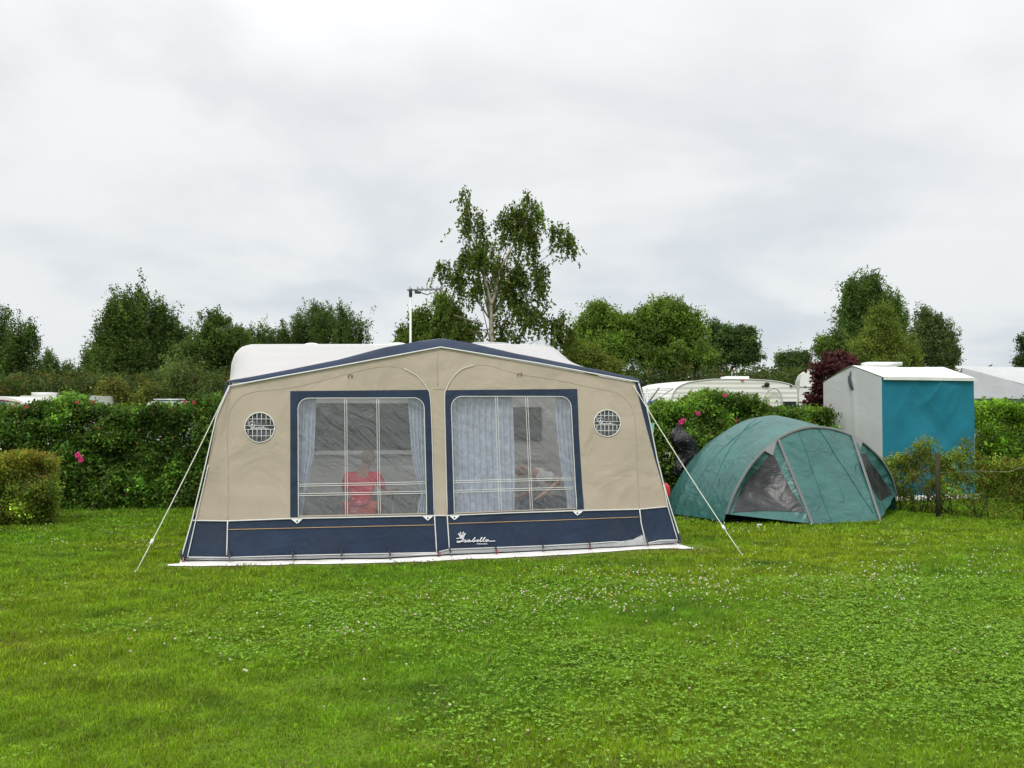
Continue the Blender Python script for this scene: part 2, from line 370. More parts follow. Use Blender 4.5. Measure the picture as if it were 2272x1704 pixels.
# windows
def window(pane, frame, vert, hor, tabs):
    fr = face_poly('window', frame, [pane[:-2] + [(pane[-2][0], pane[-2][1] - 4), (pane[-1][0], pane[-1][1] - 4)]], 0.005, navy, tent)
    face_poly('pane', pane, [], -0.006, film, fr, 0.08)
    mb = MB()
    for (xa, ya, xb, yb) in vert:
        for d in (-2.3, 2.3): line_px(mb, [(xa + d, ya), (xb + d, yb)], 0.0036, 0.0)
    for (xa, ya, xb, yb) in hor:
        for d in (-2.2, 2.2): line_px(mb, [(xa, ya + d), (xb, yb + d)], 0.0040, 0.0)
    mb.build('glazing_bar', pipe_m, fr)
    e = MB(); line_px(e, [pane[-1]] + pane[:-1], 0.0050, 0.008); e.build('edging', pipe_m, fr)
    for (xa, xb, y, xc, yc) in tabs:
        tb = face_poly('fastening_tab', [(xa, y), (xb, y), (xc + 3, yc - 1), (xc, yc + 1), (xc - 3, yc - 1)], [], 0.010, lettering, tent)
        h = MB(); h.ball(FP(xc, yc - 4.5, 0.012), 0.010, 0.010, 0.010); h.build('stud', blackp, tb)
window(pane1, [(644, 868), (950, 865), (953.5, 875), (957, 950), (962.5, 1142), (644, 1148)], [(767, 884, 769, 1147), (838, 884, 842, 1145)],
       [(661, 1077, 946, 1071), (661, 1098, 946, 1092)], [(646, 671, 1152, 659, 1161), (937, 961, 1145, 949, 1154)])
window(pane2, [(989.5, 866), (1280.5, 863), (1284, 960), (1290, 1060), (1295, 1130), (994, 1142), (990, 1000), (987.5, 880)], [(1101, 881, 1110, 1139), (1168, 881, 1179, 1136)],
       [(1006, 1069, 1273, 1062.7), (1006, 1090.5, 1274, 1083)], [(996, 1020, 1144, 1008, 1153), (1269, 1293, 1134, 1280, 1143)])
# lettering strokes (unit box: x 0..10, y up)
def word_strokes():
    L = []
    L.append([(0.0, 1.65), (0.7, 1.85), (1.5, 1.75), (1.9, 1.55), (1.6, 1.2), (1.2, 0.5), (0.8, 0.0), (0.3, 0.0), (0.15, 0.35), (0.6, 0.5), (1.6, 0.3)])   # I
    L.append([(1.6, 0.3), (2.2, 0.95), (2.45, 0.5), (2.3, 0.1), (1.95, 0.15)]); L.append([(2.3, 0.1), (2.8, 0.4)])                                         # s
    L.append([(3.45, 0.9), (3.0, 0.85), (2.8, 0.35), (3.1, 0.1), (3.5, 0.8), (3.5, 0.2), (3.9, 0.3)])                                                       # a
    L.append([(3.9, 0.3), (4.7, 1.7), (4.85, 2.0), (4.5, 1.5), (4.15, 0.3), (4.5, 0.1), (4.8, 0.5), (4.6, 0.8), (5.1, 0.55)])                                # b
    L.append([(5.1, 0.5), (5.6, 0.85), (5.5, 0.95), (5.2, 0.6), (5.3, 0.15), (5.7, 0.2)])                                                                    # e
    L.append([(5.7, 0.2), (6.5, 1.6), (6.6, 1.95), (6.35, 1.7), (6.1, 0.6), (6.2, 0.15), (6.5, 0.3)])                                                        # l
    L.append([(6.5, 0.3), (7.3, 1.6), (7.4, 1.95), (7.15, 1.7), (6.9, 0.6), (7.0, 0.15), (7.3, 0.3)])                                                        # l
    L.append([(8.2, 0.9), (7.7, 0.85), (7.5, 0.35), (7.8, 0.1), (8.2, 0.8), (8.3, 0.3), (9.0, 0.25), (10.0, 0.3)])                                           # a
    return L
def crown():
    return [[(0.9, 2.2), (1.9, 2.2)], [(0.95, 2.25), (0.75, 3.2), (0.45, 3.75), (0.9, 3.7)], [(1.85, 2.25), (2.05, 3.2), (2.35, 3.75), (1.9, 3.7)], [(0.9, 2.6), (1.9, 2.6)],
            [(1.15, 3.3), (1.1, 4.3), (0.85, 4.5)], [(1.65, 3.3), (1.7, 4.3), (1.95, 4.5)], [(0.8, 3.25), (1.4, 3.0), (2.0, 3.25)]]
def logo_mb(x0, y0, sx, sy, r, off, slope=0.0, with_crown=True, fn=FP):
    mb = MB()
    for s in word_strokes() + (crown() if with_crown else []):
        mb.tube([fn(x0 + p[0] * sx, y0 - p[1] * sy + p[0] * slope, off) for p in spline(s, 4)], r, 5)
    return mb
lg = logo_mb(1012.5, 1203.5, 8.6, 5.0, 0.0052, 0.006, -0.15)
for k in range(9): lg.box(FP(1058 + k * 2.7, 1207, 0.007), 0.008, 0.004, 0.012, AU, AN, SD)
lg.build('logo', lettering, tent)
# round vents
for vi, (cx_, cy_, r_) in enumerate(vents):
    vt = face_poly('vent', circ(cx_, cy_, r_ - 0.3), [], -0.01, mat('vent_mesh', (0.10, 0.10, 0.12), 0.8, 0.6, 9), tent, 0.1)
    mb = MB(); mb.tube([FP(x, y, 0.006) for x, y in circ(cx_, cy_, r_)] + [FP(cx_ + r_, cy_, 0.006)], 0.0062, 6); mb.build('rim', pipe_m, vt)
    mb = MB()
    for yy in (-19, -4.2, 4.3, 18.5):
        y = yy * r_ / 33; h = math.sqrt(r_ * r_ - y * y) - 0.5; line_px(mb, [(cx_ - h, cy_ + y), (cx_ + h, cy_ + y)], 0.0035, 0.002)
    for xx in (-25.5, -15.5, -5.8, 4.2, 14.3, 24.2):
        x = xx * r_ / 33; h = math.sqrt(r_ * r_ - x * x) - 0.5
        line_px(mb, [(cx_ + x, cy_ - h), (cx_ + x, cy_ - 4.2 * r_ / 33)], 0.0035, 0.002); line_px(mb, [(cx_ + x, cy_ + 4.3 * r_ / 33), (cx_ + x, cy_ + h)], 0.0035, 0.002)
    mb.build('grille', pipe_m, vt)
    k = r_ / 33
    mb = logo_mb(cx_ - 20 * k, cy_ + 2.6 * k, 4.0 * k, 2.2 * k, 0.0026, 0.004, 0, False)
    mb.tube([FP(x, y, 0.004) for x, y in circ(cx_ - 17 * k, cy_ - 7 * k, 6.6 * k, 16)], 0.003, 5); mb.ball(FP(cx_ - 17 * k, cy_ - 6 * k, 0.004), 0.012)
    mb.build('emblem', lettering, vt)
# seams and piping
LS = [(505.8, 1156), (507, 1037), (504.4, 983), (507, 928), (516.6, 901), (535.6, 880), (568, 869), (650, 860), (738, 838), (819, 818), (866, 813), (896, 818), (927, 836.5), (947, 862), (954, 882), (958, 960), (963, 1142)]
RS = [(992, 1143.5), (989, 1024), (986, 889), (990.6, 862), (1004, 838), (1024, 819.6), (1051, 811), (1085, 811), (1149, 830), (1227, 841.5), (1304.5, 858), (1362, 870), (1392, 889), (1407, 922), (1411, 973), (1413, 1024), (1418.6, 1129)]
mb = MB()
line_px(mb, spline(LS[:12], 5), 0.003, 0.001); line_px(mb, spline(RS[6:], 5), 0.003, 0.001); line_px(mb, [(970, 782), (971, 856)], 0.003, 0.003)
line_px(mb, [(962, 864), (985, 864)], 0.002, 0.003); mb.build('seam', seam_m, tent)
mb = MB(); line_px(mb, spline(LS[11:], 5), 0.0048, 0.011); line_px(mb, spline(RS[:7], 5), 0.0048, 0.011); mb.build('zip', pipe_m, tent)
mb = MB()
line_px(mb, [(510, 857), (740, 815), (977, 771), (1200, 808), (1330, 832), (1416, 848)], 0.0085, 0.02)
line_px(mb, [(511, 856), (496, 888), (480, 925), (455, 1035), (426, 1154), (402, 1238)], 0.0075, 0.012)
line_px(mb, [(462, 1032), (434, 1156), (416, 1236)], 0.006, 0.012)
line_px(mb, [(1416, 848), (1434, 904), (1441, 936), (1458, 1020), (1471, 1073), (1486, 1124), (1508, 1193)], 0.0075, 0.012)
line_px(mb, [(1471, 1075), (1481, 1125), (1502, 1197)], 0.006, 0.012)
line_px(mb, BOT[::-1] , 0.007, 0.006); line_px(mb, [(426, 1154), (433, 1155)], 0.007, 0.006)
for P in ([(505, 1156), (503, 1232)], [(964, 1143), (969, 1226)], [(992, 1143), (997, 1219)], [(1418.5, 1129), (1422, 1160), (1433, 1205)]): line_px(mb, P, 0.0075, 0.006)
SKL = [(417, 1236), (505, 1237), (640, 1233), (760, 1230), (870, 1228), (967, 1226), (996, 1219), (1100, 1215), (1205, 1211), (1306, 1206), (1360, 1202), (1413, 1204)]
line_px(mb, SKL, 0.006, 0.006); line_px(mb, [(1436, 1205), (1465, 1199), (1502, 1198)], 0.006, 0.006)
mb.build('piping', pipe_m, tent)
mb = MB(); line_px(mb, [(507, 1175), (964, 1164.5)], 0.0035, 0.003); line_px(mb, [(996, 1162), (1240, 1154), (1418, 1147)], 0.0035, 0.003); mb.build('trim_line', orange, tent)
for cx_, cy_ in ((777, 834), (1153, 831)):
    mb = MB(); line_px(mb, [(cx_ - 5, cy_ - 1), (cx_ - 4, cy_ + 4)], 0.006, 0.01); line_px(mb, [(cx_ + 4, cy_ - 2), (cx_ + 3, cy_ + 4)], 0.006, 0.01); line_px(mb, [(cx_ - 6, cy_ - 2), (cx_ + 5, cy_ - 3)], 0.003, 0.01); mb.build('loop', mat('brown_webbing', (0.2, 0.15, 0.11)), tent)
# grey mud flap: from the skirt edge down to and out along the ground
flapt = [(412, 1238), (505, 1239), (640, 1236), (760, 1233), (870, 1231), (967, 1229), (996, 1222), (1100, 1218), (1205, 1214), (1306, 1208), (1362, 1204), (1405, 1197), (1428, 1186), (1436, 1204), (1465, 1200), (1506, 1199)]
FB_ = [(400, 1248), (505, 1248), (650, 1246.5), (751, 1244), (863, 1243), (967, 1237), (996, 1235), (1099, 1231), (1203, 1226), (1308, 1221), (1433, 1214), (1507, 1209), (1515, 1208)]
def flap_fn(u, v):
    x = u * (len(flapt) - 1); i = min(int(x), len(flapt) - 2); f = x - i
    px = flapt[i][0] * (1 - f) + flapt[i + 1][0] * f; py = flapt[i][1] * (1 - f) + flapt[i + 1][1] * f
    a, s = uv(px, py); t = S3(a, s, -0.006); b = G(px - 2, byx(FB_, px) + 0.8 * noise.noise(Vector((a * 4, 0, 2)))) + Vector((0, 0, 0.030))
    return t + (b - t) * v + AN * 0.02 * math.sin(v * 3.1) * noise.noise(Vector((a * 5, v * 2, 7)))
V, Fc = grid(flap_fn, 120, 4); obj('mud_flap', V, Fc, greyflap, tent)
# tensioners with steel pegs
for k, px in enumerate((401, 507, 648, 756, 863, 971, 998, 1099, 1203, 1306, 1434, 1507)):
    py = 1240 - max(0, px - 960) * 0.072 - (px < 960) * (px - 400) * 0.014
    a, s = uv(px, py); top = S3(a, s + 0.10, 0.012); bt = G(px + 3, byx(FB_, px) + 2) + Vector((0, 0, 0.035))
    mb = MB(); mb.tube([top, top + (bt - top) * 0.5 + AN * 0.012, bt], [0.010, 0.012, 0.010], 6); tn = mb.build('tensioner', rubber, tent)
    mb = MB(); mb.tube([bt + Vector((0, 0, 0.02)) + AU * 0.02, bt + Vector((0, 0, 0.015)), bt - Vector((0, 0, 0.03)) + AWD * 0.02], 0.006, 6); mb.build('peg', redp if k in (0, 5, 7, 9) else steel, tn)
# guy ropes
def rope(p0, p1, sag=0.03, r=0.006):
    p0, p1 = Vector(p0), Vector(p1); P = [p0 + (p1 - p0) * t - Vector((0, 0, sag * 4 * t * (1 - t))) for t in [i / 14 for i in range(15)]]
    mb = MB(); mb.tube(P, r, 6); rp = mb.build('guy_rope', rope_m, tent)
    q = p0 + (p1 - p0) * 0.84 - Vector((0, 0, sag * 0.5)); d = (p1 - p0).normalized()
    mb = MB(); mb.tube([q - d * 0.03, q + d * 0.03], 0.016, 8); mb.build('runner', lettering, rp)
    mb = MB(); mb.tube([p1 + d * -0.0 + Vector((0, 0, 0.03)) , p1 - Vector((0, 0, 0.05))], 0.006, 6); mb.build('peg', steel, rp)
rope(FP(509, 856, 0.03), G(300, 1272)); rope(FP(1404, 856, 0.03), G(1648, 1234))
# roof: navy front band and pale roof lofted back to the caravan rail
BACK = 2.7
def rearP(px, py, b=BACK):
    d = ray(px, py); o = Vector((0, 0, EYE)); k = ((O + AWD * b) - o).dot(AWD) / d.dot(AWD); return o + d * k
band_lo = [(505, 850), (560, 848), (740, 815), (860, 792), (977, 769.5), (1090, 788), (1200, 806), (1330, 830), (1417, 846)]
band_hi = [(504, 845), (560, 836), (616, 825), (751, 798), (852, 771), (930, 757), (982, 751), (1041, 760), (1142, 784), (1244, 804), (1345, 824), (1412, 839), (1421, 845)]
rail = [(510, 850), (513, 835), (515, 808), (522, 787), (535, 772), (556, 765.5), (667, 765), (830, 765), (982, 765), (1100, 765), (1190, 766), (1213, 768), (1229, 773), (1245, 787), (1264, 803), (1288, 817), (1330, 832), (1345, 850)]
def resamp(pts, n):
    P = [Vector(p) for p in pts]; L = [0]
    for i in range(1, len(P)): L.append(L[-1] + (P[i] - P[i - 1]).length)
    o = []
    for k in range(n + 1):
        t = L[-1] * k / n; i = 0
        while i < len(P) - 2 and L[i + 1] < t: i += 1
        f = (t - L[i]) / max(1e-9, L[i + 1] - L[i]); o.append(P[i].lerp(P[i + 1], min(1, f)))
    return o
NX = 90
xs = [504 + (1421 - 504) * k / NX for k in range(NX + 1)]
lo = [FP(x, byx(band_lo, x), 0.018) for x in xs]
hi = []
for x in xs:
    d = ray(x, byx(band_hi, x)); base = FP(x, byx(band_lo, x)); kk = abs(x - 977) / 460
    bb = (base - O).dot(AWD) + 0.05 + 0.20 * max(0, 1 - kk)
    k = ((O + AWD * bb) - Vector((0, 0, EYE))).dot(AWD) / d.dot(AWD); hi.append(Vector((0, 0, EYE)) + d * k)
V = []; 
for k in range(NX + 1):
    for j in range(5):
        t = j / 4; V.append(lo[k].lerp(hi[k], t) + AN * 0.018 * math.sin(t * math.pi) + Vector((0, 0, 0.004 * math.sin(t * math.pi))))
Fc = [(k * 5 + j, (k + 1) * 5 + j, (k + 1) * 5 + j + 1, k * 5 + j + 1) for k in range(NX) for j in range(4)]
obj('roof_band', V, Fc, navy, tent)
rl = resamp([rearP(*p) for p in rail], NX)
V = []; NR = 16
for k in range(NX + 1):
    for j in range(NR + 1):
        t = j / NR; p = hi[k].lerp(rl[k], t); sag = 0.04 * math.sin(math.pi * t) * (1 - abs(2 * k / NX - 1)) ** 0.5
        V.append(p - Vector((0, 0, sag + 0.008 * noise.noise(p * 1.5))) )
Fc = [(k * (NR + 1) + j, (k + 1) * (NR + 1) + j, (k + 1) * (NR + 1) + j + 1, k * (NR + 1) + j + 1) for k in range(NX) for j in range(NR)]
obj('roof', V, Fc, roofm, tent)
mb = MB(); mb.tube(rl, 0.012, 6); mb.build('rail_edging', pipe_m, tent)
# side walls
def side(front_top, front_bot, rt):
    rb = Vector((rt.x, rt.y, 0)) + (0.12 if front_bot.x < 0 else -0.12) * AU * -1
    def fn(u, v):
        f = front_bot.lerp(front_top, v); r = rb.lerp(rt, v); p = f.lerp(r, u); return p + AU * 0.02 * noise.noise(p * 2)
    return fn
for ft, fb, rt in ((FP(507, 852), FP(405, 1247), rl[0]), (FP(1416, 848), FP(1508, 1205), rl[-1])):
    fn = side(ft, fb, rt)
    V, Fc = grid(lambda u, v: fn(u, 0.25 + 0.75 * v), 16, 10); obj('side_wall', V, Fc, canvas, tent)
    V, Fc = grid(lambda u, v: fn(u, 0.25 * v), 16, 4); obj('side_skirt', V, Fc, navy, tent)
# inner frame poles
for px, py in ((507, 856), (977, 776), (1410, 852)):
    a, s = uv(px, py); p = S3(a, s, -0.06); e_ = rl[0] if px == 507 else rl[-1] if px == 1410 else rl[NX // 2]
    mb = MB(); mb.tube([Vector((p.x, p.y, 0.01)), p, e_ - Vector((0, 0, 0.06))], 0.014, 8); mb.build('pole', steel, tent)

# groundsheet
gs_o = [(372, 1256), (420, 1258), (520, 1256), (640, 1254), (760, 1252), (880, 1249), (975, 1246), (1050, 1241), (1100, 1240), (1200, 1235), (1300, 1229), (1380, 1223), (1440, 1219), (1500, 1218), (1541, 1219)]
def gsf(u, v):
    x = u * (len(gs_o) - 1); i = min(int(x), len(gs_o) - 2); f = x - i
    p = G(gs_o[i][0] * (1 - f) + gs_o[i + 1][0] * f, gs_o[i][1] * (1 - f) + gs_o[i + 1][1] * f + 1.6 * noise.noise(Vector((x * 1.7, 3, 0))))
    b = (p - O).dot(AWD); q = p + AWD * ((-b + 2.5) * v * v if v > 0.35 else (0.16) * v / 0.35 * 1.0)
    if v > 0.35: q = p + AWD * (0.16 + (2.6 - 0.16) * (v - 0.35) / 0.65)
    aa = (q - O).dot(AU); lim = 0.25 * max(0, 1 - v * 9); q = q + AU * (min(max(aa, 0.0 - lim), AW + lim) - aa)
    z = 0.012 + 0.004 * noise.noise(Vector((p.x * 4, v * 6, 0))) if v < 0.5 else 0.010
    if v == 0: z = 0.008
    return Vector((q.x, q.y, z + (0.004 if 0 < v < 0.2 else 0)))
V, Fc = grid(gsf, 150, 20); tag(obj('groundsheet', V, Fc, sheet_m), 'white plastic groundsheet whose front edge sticks out under the beige awning', 'groundsheet')

# ------------------------------------------------------------------ caravan behind the awning
def ABZ(a, b, z): return O + AU * a + AWD * b + Vector((0, 0, z))
car = thing('caravan', 'white touring caravan standing behind the beige awning, with roof hatches and an antenna', 'caravan', ABZ(AW / 2, BACK + 1.2, 0))
prof = [(p - O).dot(AU) for p in [rearP(*q) for q in rail]]; profz = [rearP(*q).z for q in rail]
outl = [(prof[0] + 0.03, 0.45)] + [(prof[i], profz[i] - 0.015) for i in range(2, len(rail) - 2)] + [(prof[-1] + 0.35, 1.75), (prof[-1] + 0.25, 0.6), (prof[-1] - 0.2, 0.42)]
V, Fc = prism([ABZ(a, BACK + 0.03, z) for a, z in outl][::-1], AWD * 2.2); obj('body', V, Fc, gelcoat, car, smooth=False)
def cside(a0, a1, z0, z1, name, m, th=0.03, par=None):
    mb = MB(); mb.box(ABZ((a0 + a1) / 2, BACK + 0.03 - th / 2 + 0.004, (z0 + z1) / 2), a1 - a0, th, z1 - z0, AU, AWD); return mb.build(name, m, par or car, smooth=False)
gwin = mat('grey_window', (0.14, 0.14, 0.135), 0.3)
wn = cside(0.9, 3.0, 1.12, 1.80, 'window', gwin, 0.04); cside(0.6, 3.3, 1.075, 1.13, 'sill', lettering, 0.08, wn)
dr = cside(3.55, 4.15, 0.5, 2.2, 'door', mat('door_cream', (0.5, 0.49, 0.46), 0.4), 0.03); cside(3.66, 4.04, 1.45, 2.0, 'door_window', gwin, 0.05, dr)
cside(4.3, 4.95, 1.25, 1.75, 'window', gwin, 0.04)
cside(0.3, 5.1, 0.92, 0.97, 'trim_stripe', alu, 0.012)
mb = MB(); mb.tube([ABZ(2.6, BACK + 0.1, 0.33), ABZ(2.6, BACK + 0.28, 0.33)], 0.32, 24); mb.build('wheel', rubber, car)
mb = MB(); mb.tube([ABZ(2.6, BACK + 1.95, 0.33), ABZ(2.6, BACK + 2.13, 0.33)], 0.32, 24); mb.build('wheel', rubber, car)
def hatch(px0, px1, ytop, b, rise, m, flat=False):
    p0 = rearP(px0, 764, b); p1 = rearP(px1, 764, b); a0 = (p0 - O).dot(AU); a1 = (p1 - O).dot(AU); z1 = rearP((px0 + px1) / 2, ytop, b).z; zr = 2.60
    def fn(u, v):
        h = 1 - abs(2 * u - 1) ** (6 if flat else 2.2); w = 1 - abs(2 * v - 1) ** 6; return ABZ(a0 + (a1 - a0) * u, b + 0.5 * v, zr + (z1 - zr) * max(0, h * w) ** 0.6)
    V, Fc = grid(fn, 16, 8); obj('roof_hatch', V, Fc, m, car)
hatch(664, 722, 759, BACK + 0.8, 0.1, hatch_m); hatch(850, 922, 758, BACK + 0.8, 0.1, hatch_m); hatch(1036, 1150, 757.5, BACK + 0.9, 0.1, mat('grey_hatch', (0.42, 0.42, 0.43), 0.3), True)
V, Fc = grid(lambda u, v: ABZ(prof[0] + (prof[-1] - prof[0]) * u, BACK + 0.0 + 0.02 * math.sin(u * 60), 0.02 + 0.50 * v), 120, 3); obj('draught_skirt', V, Fc, greyflap, car)
# television antenna on its mast
ab = BACK + 1.0; mt = rearP(911, 652, ab)
mb = MB(); mb.tube([Vector((mt.x, mt.y, 2.2)), mt], 0.017, 8); mast = mb.build('antenna_mast', pipe_m, car)
mb = MB(); bl = rearP(903, 643, ab); br = rearP(982, 642, ab); mb.tube([bl, br], 0.013, 6)
for f in (0.08, 0.3, 0.42, 0.56, 0.70, 0.84, 0.97): p = bl.lerp(br, f); mb.tube([p - AWD * 0.16 - Vector((0, 0, 0.0)), p + AWD * 0.16], 0.007, 5); mb.tube([p - Vector((0, 0, 0.02)), p + Vector((0, 0, 0.05))], 0.009, 5)
mb.build('antenna_boom', mat('dull_grey_metal', (0.22, 0.22, 0.23), 0.5), mast)
mb = MB(); mb.box(rearP(911, 650, ab), 0.045, 0.05, 0.12, AU, AWD); mb.box(rearP(927, 649, ab), 0.09, 0.04, 0.035, AU, AWD); mb.tube([rearP(915, 643, ab), rearP(948, 654, ab), rearP(958, 650, ab)], 0.008, 5); mb.build('antenna_bracket', blackp, mast)

# ------------------------------------------------------------------ inside the awning: curtains, chairs, table, two people
def curtain(label, poly, b=0.10, folds=9):
    """poly rows: (y, x0, x1) in picture px on the awning front; hangs behind the film"""
    def fn(u, v):
        t = v * (len(poly) - 1); i = min(int(t), len(poly) - 2); f = t - i
        y = poly[i][0] * (1 - f) + poly[i + 1][0] * f; x0 = poly[i][1] * (1 - f) + poly[i + 1][1] * f; x1 = poly[i][2] * (1 - f) + poly[i + 1][2] * f
        a, s = uv(x0 + (x1 - x0) * u, y); return S3(a, s, -b + 0.022 * math.sin(u * folds * 6.28 + 0.6 * math.sin(v * 5)))
    V, Fc = grid(fn, folds * 10, 24); return tag(obj('curtain', V, Fc, curt), label, 'curtain', 'pale blue curtains behind the awning windows')
curtain('pale blue curtain gathered at the left edge of the left awning window', [(874, 652, 703), (930, 652, 701), (1000, 652, 698), (1040, 652, 690), (1075, 652, 682), (1110, 652, 676), (1150, 652, 672)], folds=5)
curtain('narrow pale blue curtain at the right edge of the left awning window', [(874, 906, 952), (930, 911, 952), (1000, 916, 953), (1050, 925, 955), (1080, 934, 956), (1098, 938, 957), (1120, 931, 957), (1150, 928, 958)], folds=5)
curtain('broad pale blue curtain drawn across the left half of the right awning window', [(872, 992, 1141), (1060, 996, 1147), (1146, 1000, 1146)], folds=11)
curtain('pale blue curtain gathered at the right edge of the right awning window', [(872, 1236, 1275), (930, 1238, 1277), (1000, 1245, 1281), (1050, 1252, 1283), (1095, 1262, 1288), (1140, 1266, 1290)], folds=4)

skin_m = mat('skin', (0.55, 0.33, 0.24), 0.6, 0.05); hair_m = mat('fair_hair', (0.30, 0.24, 0.16), 0.8, 0.2, 30)
def skin_mesh(joints, edges, name, m, parent, sub=2):
    """joints: list of (Vector, radius); grown with a Skin modifier and baked to a mesh"""
    off = root_loc(parent)
    me = bpy.data.meshes.new(name); me.from_pydata([tuple(Vector(j[0]) - off) for j in joints], edges, []); o = bpy.data.objects.new(name, me); C.objects.link(o)
    sk = o.modifiers.new('s', 'SKIN'); sk.use_smooth_shade = True
    for i, j in enumerate(joints):
        r = j[1] if isinstance(j[1], tuple) else (j[1], j[1]); me.skin_vertices[0].data[i].radius = r; me.skin_vertices[0].data[i].use_root = (i == 0)
    o.modifiers.new('u', 'SUBSURF').levels = sub
    dg = bpy.context.evaluated_depsgraph_get(); dg.update(); nm = bpy.data.meshes.new_from_object(o.evaluated_get(dg)); bpy.data.objects.remove(o)
    nm.materials.clear(); nm.materials.append(m)
    nm.polygons.foreach_set('use_smooth', [True] * len(nm.polygons))
    q = bpy.data.objects.new(name, nm); C.objects.link(q); q.parent = parent; return q
def person(label, J, base, shirt_m, trouser_m, k=1.0, hand_dir=(1, 0, 0)):
    """J: dict of world joints"""
    p = thing('person', label, 'person', base)
    names = ['pelvis', 'belly', 'chest', 'neck', 'chin', 'head', 'crown', 'sl', 'el', 'wl', 'hl', 'sr', 'er', 'wr', 'hr', 'hipl', 'kl', 'al', 'tl', 'hipr', 'kr', 'ar', 'tr']
    rad = dict(pelvis=(.13, .10), belly=(.125, .09), chest=(.14, .10), neck=.052, chin=.062, head=.082, crown=.06, sl=.058, el=.038, wl=.027, hl=.034, sr=.058, er=.038, wr=.027, hr=.034, hipl=.085, kl=.058, al=.038, tl=.035, hipr=.085, kr=.058, ar=.038, tr=.035)
    hd = (J['head'] - J['neck']).normalized(); J['chin'] = J['neck'].lerp(J['head'], 0.6); J['crown'] = J['head'] + hd * 0.06 * k
    sc = lambda r, g=1: (r[0] * k * g, r[1] * k * g) if isinstance(r, tuple) else r * k * g
    ed = [('pelvis', 'belly'), ('belly', 'chest'), ('chest', 'neck'), ('neck', 'chin'), ('chin', 'head'), ('head', 'crown'), ('chest', 'sl'), ('sl', 'el'), ('el', 'wl'), ('wl', 'hl'), ('chest', 'sr'), ('sr', 'er'), ('er', 'wr'), ('wr', 'hr'),
          ('pelvis', 'hipl'), ('hipl', 'kl'), ('kl', 'al'), ('al', 'tl'), ('pelvis', 'hipr'), ('hipr', 'kr'), ('kr', 'ar'), ('ar', 'tr')]
    js = [[J[n], sc(rad[n])] for n in names]; es = [(names.index(a), names.index(b)) for a, b in ed]
    for h, w, sgn in (('hl', 'wl', 1), ('hr', 'wr', -1)):      # five separate fingers on each palm
        d = (J[h] - J[w]).normalized(); s = d.cross(Vector((0, 0, 1))); s = s.normalized() if s.length > 0.1 else Vector((1, 0, 0)); up = s.cross(d)
        for f in range(5):
            i0 = len(js); ln = (0.030, 0.038, 0.042, 0.038, 0.030)[f] * k; o_ = s * (f - 2) * 0.019 * k; tdir = d if f < 4 else (d * 0.5 + s).normalized()
            q1 = J[h] + o_ + d * 0.03 * k; q2 = q1 + tdir * ln; q3 = q2 + (tdir - up * 0.7).normalized() * ln * 0.7
            js += [[q1, 0.0095 * k], [q2, 0.0085 * k], [q3, 0.007 * k]]; es += [(names.index(h), i0), (i0, i0 + 1), (i0 + 1, i0 + 2)]
    body = skin_mesh([tuple(j) for j in js], es, 'body', skin_m, p)
    tn = ['pelvis', 'belly', 'chest', 'neck', 'sl', 'el', 'sr', 'er']; mid = {'neck': J['chest'].lerp(J['neck'], 0.55), 'el': J['sl'].lerp(J['el'], 0.7), 'er': J['sr'].lerp(J['er'], 0.7)}
    g = dict(neck=1.45, el=1.7, er=1.7, sl=1.3, sr=1.3)
    skin_mesh([(mid.get(n, J[n]), sc(rad[n], g.get(n, 1.2))) for n in tn], [(0, 1), (1, 2), (2, 3), (2, 4), (4, 5), (2, 6), (6, 7)], 'shirt', shirt_m, p)
    ln = ['pelvis', 'hipl', 'kl', 'al', 'hipr', 'kr', 'ar']
    skin_mesh([(J[n], sc(rad[n], 1.22)) for n in ln], [(0, 1), (1, 2), (2, 3), (0, 4), (4, 5), (5, 6)], 'trousers', trouser_m, p)
    fwd = J['face'].normalized(); side_ = fwd.cross(hd).normalized()
    mb = MB(); c = J['head'] + hd * 0.02 * k - fwd * 0.018 * k
    b0 = len(mb.V); mb.ball((0, 0, 0), 0.092 * k, 0.105 * k, 0.098 * k, 16, 12)
    mb.V = [c + side_ * v.x + fwd * v.y + hd * v.z for v in mb.V if True]
    keep = [f for f in mb.F if sum(((mb.V[i] - c).dot(hd) + 0.45 * -(mb.V[i] - c).dot(fwd)) for i in f) / len(f) > -0.02]; mb.F = keep; mb.build('hair', hair_m, p)
    dk = mat('dark_eye', (0.08, 0.05, 0.04)); lip = mat('lip', (0.35, 0.12, 0.10))
    def bit(nm, c_, m_, *r__): mb = MB(); mb.ball(c_, *[q * k for q in r__]); mb.build(nm, m_, p)
    bit('nose', J['head'] + fwd * 0.088 * k - hd * 0.015 * k, skin_m, 0.014, 0.018, 0.018); bit('mouth', J['head'] + fwd * 0.078 * k - hd * 0.05 * k, lip, 0.018, 0.01, 0.006)
    for s_ in (-1, 1):
        bit('ear', J['head'] + side_ * s_ * 0.084 * k - hd * 0.01, skin_m, 0.012, 0.02, 0.028); bit('eye', J['head'] + fwd * 0.078 * k + side_ * s_ * 0.032 * k + hd * 0.008, dk, 0.010)
    for a_, t_ in (('al', 'tl'), ('ar', 'tr')): mb = MB(); mb.tube([J[a_] - Vector((0, 0, 0.02)), J[t_]], [0.05 * k, 0.042 * k], 10); mb.build('shoe', rubber, p)
    return p
